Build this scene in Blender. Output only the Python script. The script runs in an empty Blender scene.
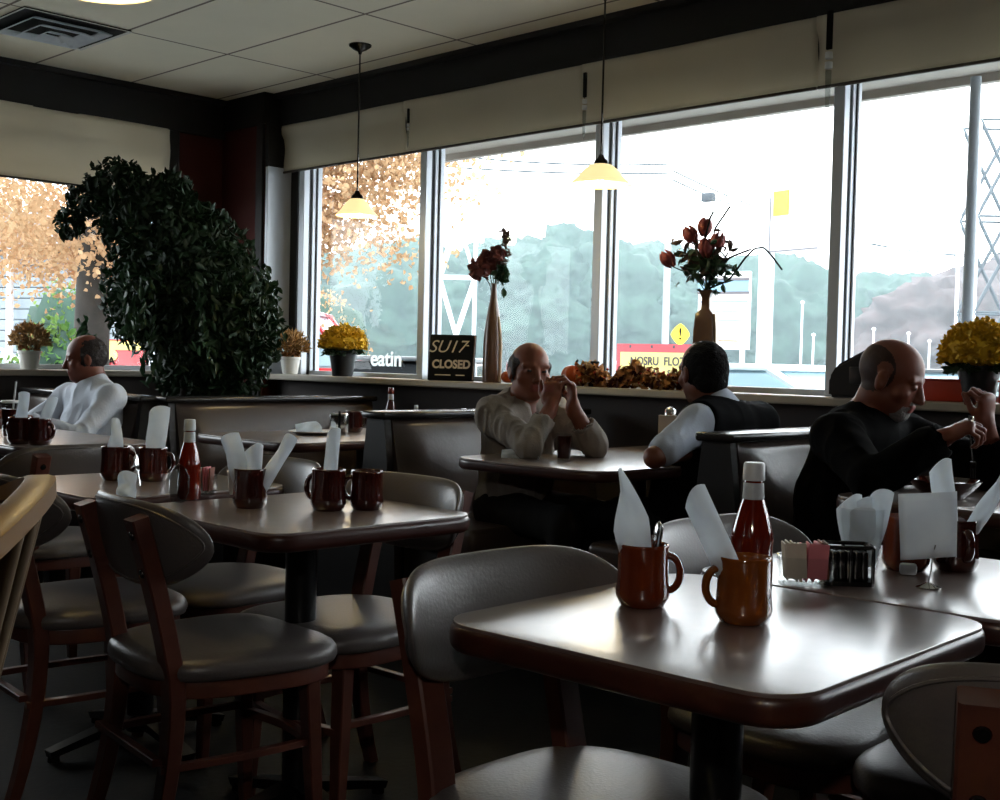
import bpy, bmesh, math, random
import numpy as np
from mathutils import Vector, Matrix, noise
random.seed(7); RNG = np.random.default_rng(7)
D = bpy.data; SC = bpy.context.scene; COL = SC.collection
PI = math.pi

# ------------------------------------------------------------------ materials
def srgb(r, g, b):
    f = lambda c: (c/255/12.92) if c/255 <= .04045 else ((c/255+.055)/1.055)**2.4
    return (f(r), f(g), f(b), 1)
def lin(r, g, b): return (r, g, b, 1)
def mat(name, col, rough=.5, spec=.5, metal=0, bump=0, bscale=40, vary=0, vscale=8, coat=0, trans=0, ior=1.45, emit=None, estr=0, sub=0, coord='Object', col2=None, coatr=.05):
    m = D.materials.new(name); m.use_nodes = True; nt = m.node_tree; b = nt.nodes['Principled BSDF']
    b.inputs['Base Color'].default_value = col; b.inputs['Roughness'].default_value = rough
    b.inputs['Specular IOR Level'].default_value = spec; b.inputs['Metallic'].default_value = metal
    b.inputs['Coat Weight'].default_value = coat; b.inputs['Coat Roughness'].default_value = coatr
    b.inputs['Transmission Weight'].default_value = trans; b.inputs['IOR'].default_value = ior
    if sub: b.inputs['Subsurface Weight'].default_value = sub; b.inputs['Subsurface Scale'].default_value = .02
    if emit: b.inputs['Emission Color'].default_value = emit; b.inputs['Emission Strength'].default_value = estr
    tc = nt.nodes.new('ShaderNodeTexCoord')
    n = nt.nodes.new('ShaderNodeTexNoise'); n.inputs['Scale'].default_value = vscale; n.inputs['Detail'].default_value = 5
    nt.links.new(tc.outputs[coord], n.inputs['Vector'])
    r = nt.nodes.new('ShaderNodeValToRGB'); r.color_ramp.elements[0].position = .3; r.color_ramp.elements[1].position = .7
    c2 = col2 or tuple(min(1, c*(1+vary)) for c in col[:3])+(1,)
    r.color_ramp.elements[0].color = tuple(c*(1-vary) for c in col[:3])+(1,) if not col2 else col
    r.color_ramp.elements[1].color = c2
    nt.links.new(n.outputs['Fac'], r.inputs['Fac']); nt.links.new(r.outputs['Color'], b.inputs['Base Color'])
    if bump:
        n2 = nt.nodes.new('ShaderNodeTexNoise'); n2.inputs['Scale'].default_value = bscale; n2.inputs['Detail'].default_value = 3
        nt.links.new(tc.outputs[coord], n2.inputs['Vector'])
        bp = nt.nodes.new('ShaderNodeBump'); bp.inputs['Strength'].default_value = bump; bp.inputs['Distance'].default_value = .01
        nt.links.new(n2.outputs['Fac'], bp.inputs['Height']); nt.links.new(bp.outputs['Normal'], b.inputs['Normal'])
    return m
def thin_mat(name, col, trl=.4, rough=.8, col2=None, vscale=6):
    """diffuse + translucent sheet (blinds, leaves, paper)"""
    m = D.materials.new(name); m.use_nodes = True; nt = m.node_tree
    for x in list(nt.nodes): nt.nodes.remove(x)
    o = nt.nodes.new('ShaderNodeOutputMaterial'); d = nt.nodes.new('ShaderNodeBsdfPrincipled'); t = nt.nodes.new('ShaderNodeBsdfTranslucent'); mx = nt.nodes.new('ShaderNodeMixShader')
    d.inputs['Roughness'].default_value = rough; d.inputs['Specular IOR Level'].default_value = .3
    tc = nt.nodes.new('ShaderNodeTexCoord'); n = nt.nodes.new('ShaderNodeTexNoise'); n.inputs['Scale'].default_value = vscale
    r = nt.nodes.new('ShaderNodeValToRGB'); r.color_ramp.elements[0].color = col; r.color_ramp.elements[1].color = col2 or col
    r.color_ramp.elements[0].position = .35; r.color_ramp.elements[1].position = .65
    nt.links.new(tc.outputs['Object'], n.inputs['Vector']); nt.links.new(n.outputs['Fac'], r.inputs['Fac'])
    nt.links.new(r.outputs['Color'], d.inputs['Base Color']); nt.links.new(r.outputs['Color'], t.inputs['Color'])
    mx.inputs[0].default_value = trl
    nt.links.new(d.outputs[0], mx.inputs[1]); nt.links.new(t.outputs[0], mx.inputs[2]); nt.links.new(mx.outputs[0], o.inputs[0])
    return m
def pane_mat(name, tint=(1, 1, 1, 1), ior=1.45, k=1.0, gr=.0):
    m = D.materials.new(name); m.use_nodes = True; nt = m.node_tree
    for x in list(nt.nodes): nt.nodes.remove(x)
    o = nt.nodes.new('ShaderNodeOutputMaterial'); t = nt.nodes.new('ShaderNodeBsdfTransparent'); g = nt.nodes.new('ShaderNodeBsdfGlossy'); mx = nt.nodes.new('ShaderNodeMixShader')
    t.inputs[0].default_value = tint; g.inputs['Roughness'].default_value = gr
    f = nt.nodes.new('ShaderNodeLayerWeight'); f.inputs['Blend'].default_value = .5
    pw = nt.nodes.new('ShaderNodeMath'); pw.operation = 'POWER'; pw.inputs[1].default_value = 4.5; nt.links.new(f.outputs['Facing'], pw.inputs[0])
    ml = nt.nodes.new('ShaderNodeMath'); ml.operation = 'MULTIPLY_ADD'; ml.inputs[1].default_value = .65; ml.inputs[2].default_value = .010*k
    nt.links.new(pw.outputs[0], ml.inputs[0]); nt.links.new(ml.outputs[0], mx.inputs[0])
    nt.links.new(t.outputs[0], mx.inputs[1]); nt.links.new(g.outputs[0], mx.inputs[2]); nt.links.new(mx.outputs[0], o.inputs[0])
    return m
M = {}
M['fascia'] = mat('fascia_paint', srgb(26, 24, 23), .6, .3, vary=.1)
M['maroon'] = mat('maroon_wall', srgb(60, 21, 15), .75, .2, vary=.15, vscale=3)
M['lowwall'] = mat('charcoal_wallcovering', srgb(58, 52, 50), .7, .3, vary=.06, bump=.15, bscale=120)
M['sill'] = mat('sill_laminate', srgb(150, 142, 128), .35, .5, vary=.05)
M['floor'] = mat('dark_floor', srgb(13, 12, 11), .6, .15, vary=.25, vscale=14, bump=.1)
M['backwall'] = mat('room_wall', srgb(50, 42, 38), .8, .3, vary=.05)
M['alu'] = mat('window_metal', srgb(190, 196, 204), .35, .5, metal=.25, vary=.03)
M['gasket'] = mat('dark_gasket', srgb(35, 36, 38), .6)
M['glass'] = pane_mat('window_glass')
M['blind'] = thin_mat('blind_fabric', srgb(214, 206, 188), .30, .9, srgb(206, 198, 180), 2)
M['blindbar'] = mat('blind_bar', srgb(70, 62, 54), .5)
M['clear'] = pane_mat('clear_plastic', (.75, .78, .78, 1), 1.5, 1.5, .05)
M['clearglass'] = pane_mat('tumbler_glass', (.95, .96, .96, 1), 1.5, 1.6, .02)
M['chrome'] = mat('chrome', srgb(200, 200, 200), .12, metal=1)
M['darkchrome'] = mat('dark_steel', srgb(60, 58, 56), .25, metal=.9)
M['vinyl'] = mat('taupe_vinyl', srgb(88, 82, 80), .36, .5, vary=.05, bump=.08, bscale=160)
M['boothvinyl'] = mat('brown_booth_vinyl', srgb(62, 52, 47), .3, .5, vary=.08, bump=.06, bscale=60)
M['boothlam'] = mat('dark_booth_laminate', srgb(30, 27, 27), .5, .4, vary=.08)
M['boothcap'] = mat('booth_cap_trim', srgb(40, 38, 38), .22, .6)
M['wood'] = mat('mahogany_wood', srgb(84, 46, 36), .38, .5, vary=.18, vscale=18, coat=.2)
M['maple'] = mat('golden_wood', srgb(126, 88, 32), .4, .5, vary=.1, vscale=14)
M['palewood'] = mat('pale_spindle_wood', srgb(112, 92, 68), .4, .5, vary=.12, vscale=14)
M['laminate'] = mat('table_laminate', srgb(104, 84, 76), .40, 1.0, vary=.10, vscale=26, bump=.01, bscale=300, coat=1.0, coatr=.25, ior=1.65)
M['laminate'].node_tree.nodes['Principled BSDF'].inputs['Coat IOR'].default_value = 2.25
M['edge'] = mat('table_edge_wood', srgb(56, 27, 21), .34, .5, vary=.1, vscale=20, coat=.15)
M['iron'] = mat('black_iron', srgb(14, 14, 15), .3, .5)
M['glaze'] = mat('brown_glaze', srgb(104, 40, 14), .09, .6, vary=.12, vscale=20, coat=.6, coatr=.03)
M['amber'] = mat('lit_brown_glaze', srgb(126, 66, 20), .09, .6, vary=.2, vscale=24, coat=.6, coatr=.03)  # same brown glaze, stronger light on one mug put into its colour
M['darkglaze'] = mat('dark_shaded_glaze', srgb(58, 18, 12), .1, .6, vary=.1, coat=.6, coatr=.03)  # brown mug glaze with dimmer light put into its colour; also drinks, bottles
M['ketchup'] = mat('ketchup', srgb(104, 24, 8), .1, .6, vary=.08, coat=.7, coatr=.02)
M['caplid'] = mat('white_plastic', srgb(215, 218, 220), .4)
M['label'] = mat('bottle_label', srgb(190, 196, 200), .5, vary=.1, vscale=60)
M['paper'] = thin_mat('napkin_paper', srgb(242, 248, 252), .45, .9, srgb(236, 242, 247), 30)
M['card'] = thin_mat('card_paper', srgb(232, 236, 238), .45, .9, srgb(222, 226, 230), 18)
M['pinkpaper'] = mat('pink_packet', srgb(205, 120, 128), .7, vary=.05)
M['creampaper'] = mat('cream_packet', srgb(205, 196, 178), .7, vary=.05)
M['brownpaper'] = mat('brown_packet', srgb(120, 62, 40), .7, vary=.05)
M['blackplastic'] = mat('black_plastic', srgb(14, 14, 15), .18, .6)
M['black'] = mat('flat_black', srgb(6, 6, 6), .7, .2)
M['chalk'] = mat('chalk_paint', srgb(205, 190, 165), .8, vary=.1, vscale=50)
M['ceramic'] = mat('white_ceramic', srgb(214, 212, 206), .25)
M['vasewood'] = mat('vase_brown', srgb(92, 66, 50), .3, .5, vary=.2, vscale=10, coat=.4)
M['vasestrip'] = mat('vase_pale_side', srgb(150, 122, 86), .35, vary=.1)
M['leaf'] = thin_mat('ficus_leaf', srgb(18, 38, 17), .08, .55, srgb(24, 48, 24), 9)
M['leaf2'] = thin_mat('plant_leaf', srgb(26, 48, 28), .2, .4, srgb(44, 66, 42), 9)
M['deadleaf'] = mat('dried_leaf', srgb(84, 66, 56), .8, vary=.2)
M['mum'] = mat('yellow_petals', srgb(186, 144, 26), .7, vary=.2, vscale=40, col2=srgb(214, 176, 34))
M['rose'] = mat('dusty_rose_petals', srgb(112, 60, 54), .7, vary=.2, vscale=40)
M['tulip'] = mat('red_petals', srgb(120, 46, 42), .6, vary=.2, vscale=40)
M['hay'] = mat('dried_grass', srgb(176, 140, 92), .9, vary=.25, vscale=30)
M['brownmum'] = mat('rust_petals', srgb(140, 90, 40), .8, vary=.3, vscale=30)
M['pumpkin'] = mat('orange_ceramic', srgb(170, 72, 22), .3, .5, vary=.15, vscale=12, coat=.3)
M['redbox'] = mat('orange_red_box', srgb(166, 44, 14), .45, vary=.1)
M['potblack'] = mat('black_pot', srgb(20, 20, 22), .4)
M['bark'] = mat('tree_bark', srgb(44, 40, 36), .9, vary=.3, vscale=6, bump=.4, bscale=14)
M['skin'] = mat('skin_tone', srgb(128, 76, 56), .5, .4, vary=.06, vscale=22, sub=.08)
M['skin2'] = mat('skin_tone_ruddy', srgb(112, 62, 46), .45, .4, vary=.06, vscale=22, sub=.08)
M['eye'] = mat('eye_dark', srgb(30, 22, 18), .3)
M['lip'] = mat('lip_tone', srgb(130, 66, 56), .5)
M['hairdark'] = mat('dark_brown_hair', srgb(34, 26, 24), .7, vary=.3, vscale=90, bump=.5, bscale=160)
M['hairgrey'] = mat('grey_brown_hair', srgb(70, 66, 64), .7, vary=.3, vscale=90, bump=.5, bscale=160)
M['hairblack'] = mat('charcoal_hair', srgb(14, 13, 13), .85, .15, vary=.3, vscale=90, bump=.5, bscale=160)
M['shaved'] = mat('shaved_scalp', srgb(58, 40, 34), .6, .3, vary=.2, vscale=60)
M['beard'] = mat('grey_beard', srgb(128, 124, 122), .9, vary=.25, vscale=90, bump=.5, bscale=160)
M['whiteknit'] = mat('white_knit', srgb(200, 206, 216), .9, .2, vary=.04, bump=.2, bscale=90)
M['greyshirt'] = mat('grey_beige_shirt', srgb(140, 132, 124), .9, .2, vary=.05, bump=.15, bscale=120)
M['whitecotton'] = mat('white_cotton', srgb(176, 184, 198), .9, .2, vary=.03, bump=.1, bscale=120)
M['vest'] = mat('black_vest_cloth', srgb(12, 12, 14), .95, .08, vary=.1)
M['jacket'] = mat('black_jacket_cloth', srgb(8, 8, 9), .95, .08, vary=.12)
M['trousers'] = mat('dark_trousers_cloth', srgb(24, 23, 23), .9, .2, vary=.08)
M['watch'] = mat('watch_metal', srgb(220, 210, 190), .2, metal=.9)
# outdoors
M['asphalt'] = mat('pale_asphalt', srgb(168, 170, 170), .9, vary=.08, vscale=.6)
M['grass'] = mat('grass_verge', srgb(96, 128, 60), .9, vary=.3, vscale=1.5)
M['treeleaf'] = mat('far_tree_leaves', srgb(44, 66, 56), .9, vary=.35, vscale=1.2, bump=.6, bscale=3)
M['treebrown'] = mat('far_tree_brown_leaves', srgb(74, 62, 62), .9, vary=.3, vscale=1.2, bump=.6, bscale=3)
M['autumn'] = thin_mat('autumn_leaves', srgb(176, 140, 104), .3, .8, srgb(196, 166, 130), 1.6)
M['bush'] = thin_mat('hedge_leaves', srgb(70, 110, 50), .3, .7, srgb(130, 150, 80), 3)
M['polewhite'] = mat('white_pole_paint', srgb(225, 232, 236), .5)
M['polegrey'] = mat('grey_pole_paint', srgb(150, 158, 165), .5)
M['lattice'] = mat('dark_lattice_steel', srgb(70, 78, 84), .5)
M['signwhite'] = mat('sign_white', srgb(240, 240, 238), .6)
M['signyellow'] = mat('sign_yellow', srgb(248, 214, 40), .6)
M['signpale'] = mat('banner_pale_yellow', srgb(250, 234, 150), .7)
M['signred'] = mat('banner_red', srgb(220, 96, 104), .7)
M['signgrey'] = mat('sign_lettering', srgb(96, 92, 96), .7)
M['signline'] = mat('sign_pale_line', srgb(120, 150, 165), .7)
M['carred'] = mat('red_car_paint', srgb(198, 50, 56), .25, coat=.5)
M['carwhite'] = mat('white_car_paint', srgb(222, 236, 240), .3, coat=.5)
M['cardark'] = mat('dark_car_paint', srgb(58, 64, 68), .3, coat=.5)
M['carglass'] = mat('car_window', srgb(150, 176, 186), .08, .9)
M['carglassdark'] = mat('car_window_dark', srgb(34, 36, 38), .08, .8)
M['tyre'] = mat('tyre_rubber', srgb(20, 20, 20), .8)
M['siding'] = mat('grey_siding', srgb(120, 128, 134), .8, vary=.2, vscale=2)
M['soffit'] = mat('eave_paint', srgb(160, 152, 142), .8, vary=.03)
M['wire'] = mat('cable', srgb(60, 66, 72), .7)

def ceiling_mat():
    m = mat('acoustic_ceiling_tile', srgb(222, 214, 194), .9, .2, vary=.03, vscale=3, bump=.1, bscale=200)
    nt = m.node_tree; b = nt.nodes['Principled BSDF']
    tc = nt.nodes.new('ShaderNodeTexCoord'); sp = nt.nodes.new('ShaderNodeSeparateXYZ'); nt.links.new(tc.outputs['Object'], sp.inputs[0])
    outs = []
    for ax, off, per in (('X', 5.92+12.2, 1.22), ('Y', -3.125+12.3, .615)):
        a = nt.nodes.new('ShaderNodeMath'); a.operation = 'ADD'; a.inputs[1].default_value = off; nt.links.new(sp.outputs[ax], a.inputs[0])
        w = nt.nodes.new('ShaderNodeMath'); w.operation = 'MODULO'; w.inputs[1].default_value = per; nt.links.new(a.outputs[0], w.inputs[0])
        l = nt.nodes.new('ShaderNodeMath'); l.operation = 'LESS_THAN'; l.inputs[1].default_value = .016; nt.links.new(w.outputs[0], l.inputs[0]); outs.append(l)
    mx = nt.nodes.new('ShaderNodeMath'); mx.operation = 'MAXIMUM'; nt.links.new(outs[0].outputs[0], mx.inputs[0]); nt.links.new(outs[1].outputs[0], mx.inputs[1])
    c = nt.nodes.new('ShaderNodeMixRGB'); c.inputs[2].default_value = srgb(120, 108, 98)
    src = b.inputs['Base Color'].links[0].from_socket
    nt.links.new(mx.outputs[0], c.inputs[0]); nt.links.new(src, c.inputs[1]); nt.links.new(c.outputs[0], b.inputs['Base Color'])
    return m
M['ceiling'] = ceiling_mat()

# ------------------------------------------------------------------ mesh helpers
def link(name, me, m, parent=None, smooth=True, sharp=40):
    o = D.objects.new(name, me); COL.objects.link(o)
    for mm in (m if isinstance(m, (list, tuple)) else [m]): me.materials.append(mm)
    if smooth:
        me.polygons.foreach_set('use_smooth', [True]*len(me.polygons))
        try: me.set_sharp_from_angle(angle=math.radians(sharp))
        except Exception: pass
    if parent is not None: o.parent = parent
    return o
class B:
    """collects shapes in one bmesh"""
    def __init__(s): s.bm = bmesh.new(); s.mi = 0
    def _new(s, before): 
        for f in s.bm.faces:
            if f.index == -1 or f not in before: f.material_index = s.mi
    def add(s, verts, faces):
        vs = [s.bm.verts.new(v) for v in verts]
        for f in faces:
            try:
                ff = s.bm.faces.new([vs[i] for i in f]); ff.material_index = s.mi
            except ValueError: pass
        return vs
    def box(s, c, d, bev=0, rot=None, seg=2):
        t = bmesh.new(); bmesh.ops.create_cube(t, size=1)
        for v in t.verts: v.co = Vector((v.co.x*d[0], v.co.y*d[1], v.co.z*d[2]))
        if bev: bmesh.ops.bevel(t, geom=list(t.edges), offset=min(bev, min(d)*.49), segments=seg, profile=.5, affect='EDGES')
        R = rot or Matrix.Identity(3)
        if not isinstance(R, Matrix): R = Matrix.Rotation(R, 3, 'Z')
        t.verts.ensure_lookup_table(); t.verts.index_update()
        s.add([R @ v.co + Vector(c) for v in t.verts], [[v.index for v in f.verts] for f in t.faces]); t.free(); return s
    def lathe(s, prof, c=(0, 0, 0), seg=32, rot=None, sx=1, sy=1):
        R = rot or Matrix.Identity(3); vs = []; fs = []; n = len(prof); C = Vector(c); idx = []
        for r, z in prof:
            if r < 1e-6: idx.append([len(vs)]); vs.append(R @ Vector((0, 0, z)) + C)
            else:
                idx.append(list(range(len(vs), len(vs)+seg)))
                for k in range(seg):
                    a = 2*PI*k/seg; vs.append(R @ Vector((r*math.cos(a)*sx, r*math.sin(a)*sy, z)) + C)
        for i in range(n-1):
            a, b = idx[i], idx[i+1]
            for k in range(seg):
                k2 = (k+1) % seg
                if len(a) == 1 and len(b) == 1: break
                if len(a) == 1: fs.append([a[0], b[k2], b[k]])
                elif len(b) == 1: fs.append([a[k], a[k2], b[0]])
                else: fs.append([a[k], a[k2], b[k2], b[k]])
        s.add(vs, fs); return s
    def tube(s, pts, r, seg=10, sec=None, up=(0, 0, 1), cap=True, closed=False):
        """sweep round (r number/list) or section sec=[(u,v)..] scaled by r"""
        P = [Vector(p) for p in pts]; n = len(P); rs = r if isinstance(r, (list, tuple)) else [r]*n
        sec = sec or [(math.cos(2*PI*k/seg), math.sin(2*PI*k/seg)) for k in range(seg)]; m = len(sec)
        vs = []; fs = []; U = Vector(up); prev = None
        for i, p in enumerate(P):
            t = (P[(i+1) % n]-P[i-1]) if closed else (P[min(i+1, n-1)]-P[max(i-1, 0)])
            t.normalize()
            if prev is None:
                a = t.cross(U)
                if a.length < 1e-3: a = t.cross(Vector((1, 0, 0)))
            else: a = prev - t*prev.dot(t)
            a.normalize(); b = t.cross(a); prev = a
            for u, v in sec: vs.append(p + a*(u*rs[i]) + b*(v*rs[i]))
        for i in range(n if closed else n-1):
            j = (i+1) % n
            for k in range(m):
                k2 = (k+1) % m; fs.append([i*m+k, i*m+k2, j*m+k2, j*m+k])
        if cap and not closed: fs.append(list(range(m))[::-1]); fs.append([(n-1)*m+k for k in range(m)])
        s.add(vs, fs); return s
    def slab(s, outline, z0, z1, bev=0):
        """extrude a 2D outline (list of xy) z0..z1 with an optional rounded rim"""
        n = len(outline); rings = []
        cx = sum(p[0] for p in outline)/n; cy = sum(p[1] for p in outline)/n
        if bev:
            K = 5; h = z1-z0
            lv = [(bev*(1-math.sin(k/K*PI/2)), z0+bev*(1-math.cos(k/K*PI/2))) for k in range(K+1)] + [(bev*(1-math.cos(k/K*PI/2)), z1-bev+bev*math.sin(k/K*PI/2)) for k in range(K+1)]
        else: lv = [(0, z0), (0, z1)]
        for ins, z in lv:
            ring = []
            for i, p in enumerate(outline):
                a = Vector(outline[i-1]); b = Vector(outline[(i+1) % n]); t = (b-a).normalized(); nn = Vector((-t.y, t.x))
                q = Vector(p)+nn*ins; ring.append((q.x, q.y, z))
            rings.append(ring)
        vs = [v for r in rings for v in r]; fs = []
        for i in range(len(rings)-1):
            for k in range(n): k2 = (k+1) % n; fs.append([i*n+k, i*n+k2, (i+1)*n+k2, (i+1)*n+k])
        fs.append(list(range(n))[::-1]); fs.append([(len(rings)-1)*n+k for k in range(n)])
        s.add(vs, fs); return s
    def xf(s, mtx):
        bmesh.ops.transform(s.bm, matrix=mtx, verts=s.bm.verts); return s
    def obj(s, name, m, parent=None, smooth=True, sharp=40):
        bmesh.ops.recalc_face_normals(s.bm, faces=s.bm.faces)
        me = D.meshes.new(name); s.bm.to_mesh(me); s.bm.free()
        return link(name, me, m, parent, smooth, sharp)
def thing(name, label, cat, loc=(0, 0, 0), rz=0, group=None):
    o = D.objects.new(name, None); o.empty_display_size = .1; COL.objects.link(o)
    o.location = loc; o.rotation_euler = (0, 0, rz); o['label'] = label; o['category'] = cat
    if group: o['group'] = group
    return o
def tag(o, label, cat, group=None, kind=None):
    o['label'] = label; o['category'] = cat
    if group: o['group'] = group
    if kind: o['kind'] = kind
    return o
def struct(name, b, m, parent=None, smooth=False):
    o = b.obj(name, m, parent, smooth)
    if parent is None: o['kind'] = 'structure'
    return o
def dup(root, loc, rz, label, group=None):
    r = root.copy(); COL.objects.link(r); r.location = loc; r.rotation_euler = (0, 0, rz); r['label'] = label
    if group: r['group'] = group
    for ch in list(root.children):
        c = ch.copy(); COL.objects.link(c); c.parent = r
        for g in ch.children:
            d = g.copy(); COL.objects.link(d); d.parent = c
    return r
def rrect(x0, y0, x1, y1, r, k=6):
    out = []
    for cx, cy, a0 in ((x1-r, y0+r, -PI/2), (x1-r, y1-r, 0), (x0+r, y1-r, PI/2), (x0+r, y0+r, PI)):
        for i in range(k+1): a = a0+PI/2*i/k; out.append((cx+r*math.cos(a), cy+r*math.sin(a)))
    return out
def superell(a, b, n, k=40): 
    out = []
    for i in range(k):
        t = 2*PI*i/k; c, s_ = math.cos(t), math.sin(t)
        out.append((a*math.copysign(abs(c)**(2/n), c), b*math.copysign(abs(s_)**(2/n), s_)))
    return out
def text_obj(name, txt, size, m, parent=None, loc=(0, 0, 0), rot=(PI/2, 0, 0), ext=.002, align='CENTER', shear=0, bold=0, sx=1):
    c = D.curves.new(name, 'FONT'); c.body = txt; c.size = size; c.extrude = ext; c.align_x = align; c.align_y = 'CENTER'; c.shear = shear; c.offset = bold
    o = D.objects.new(name, c); COL.objects.link(o); bpy.context.view_layer.update()
    me = D.meshes.new_from_object(o.evaluated_get(bpy.context.evaluated_depsgraph_get()))
    D.objects.remove(o); D.curves.remove(c)
    me.materials.clear(); o = D.objects.new(name, me); COL.objects.link(o); me.materials.append(m)
    o.location = loc; o.rotation_euler = rot; o.scale = (sx, 1, 1)
    if parent: o.parent = parent
    return o
def np_mesh(name, V, F, m, parent=None, smooth=True):
    me = D.meshes.new(name); V = np.asarray(V, np.float32); F = np.asarray(F, np.int32); k = F.shape[1]
    me.vertices.add(len(V)); me.vertices.foreach_set('co', V.ravel())
    me.loops.add(F.size); me.loops.foreach_set('vertex_index', F.ravel())
    me.polygons.add(len(F)); me.polygons.foreach_set('loop_start', np.arange(0, F.size, k, dtype=np.int32))
    try: me.polygons.foreach_set('loop_total', np.full(len(F), k, np.int32))
    except Exception: pass
    me.update(calc_edges=True); me.validate()
    o = D.objects.new(name, me); COL.objects.link(o)
    for mm in (m if isinstance(m, (list, tuple)) else [m]): me.materials.append(mm)
    if smooth: me.polygons.foreach_set('use_smooth', np.ones(len(F), bool))
    if parent is not None: o.parent = parent
    return o
def leaves(name, centers, size, m, parent=None, droop=.3, width=.45, dirs=None, jit=.35):
    """each leaf: a folded diamond of 2 quads (6 verts) about its centre"""
    n = len(centers); C = np.asarray(centers, float)
    d = RNG.normal(size=(n, 3)) if dirs is None else np.asarray(dirs, float)+RNG.normal(size=(n, 3))*jit
    d[:, 2] -= droop; d /= np.linalg.norm(d, axis=1)[:, None]
    q = RNG.normal(size=(n, 3)); s = np.cross(d, q); s /= np.linalg.norm(s, axis=1)[:, None]; u = np.cross(s, d)
    L = (size*RNG.uniform(.7, 1.25, n))[:, None]; W = L*width*.5
    a = C-d*L*.5; b = C+d*L*.5-u*L*.12; l1 = C-d*L*.12+s*W+u*L*.10; l2 = C+d*L*.18+s*W*.8+u*L*.06; r1 = C-d*L*.12-s*W+u*L*.10; r2 = C+d*L*.18-s*W*.8+u*L*.06
    V = np.stack([a, l1, l2, b, r2, r1], 1).reshape(-1, 3); i = np.arange(n)[:, None]*6
    F = np.concatenate([i+np.array([0, 1, 2, 3]), i+np.array([0, 3, 4, 5])])
    return np_mesh(name, V, F, m, parent, smooth=False)

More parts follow.
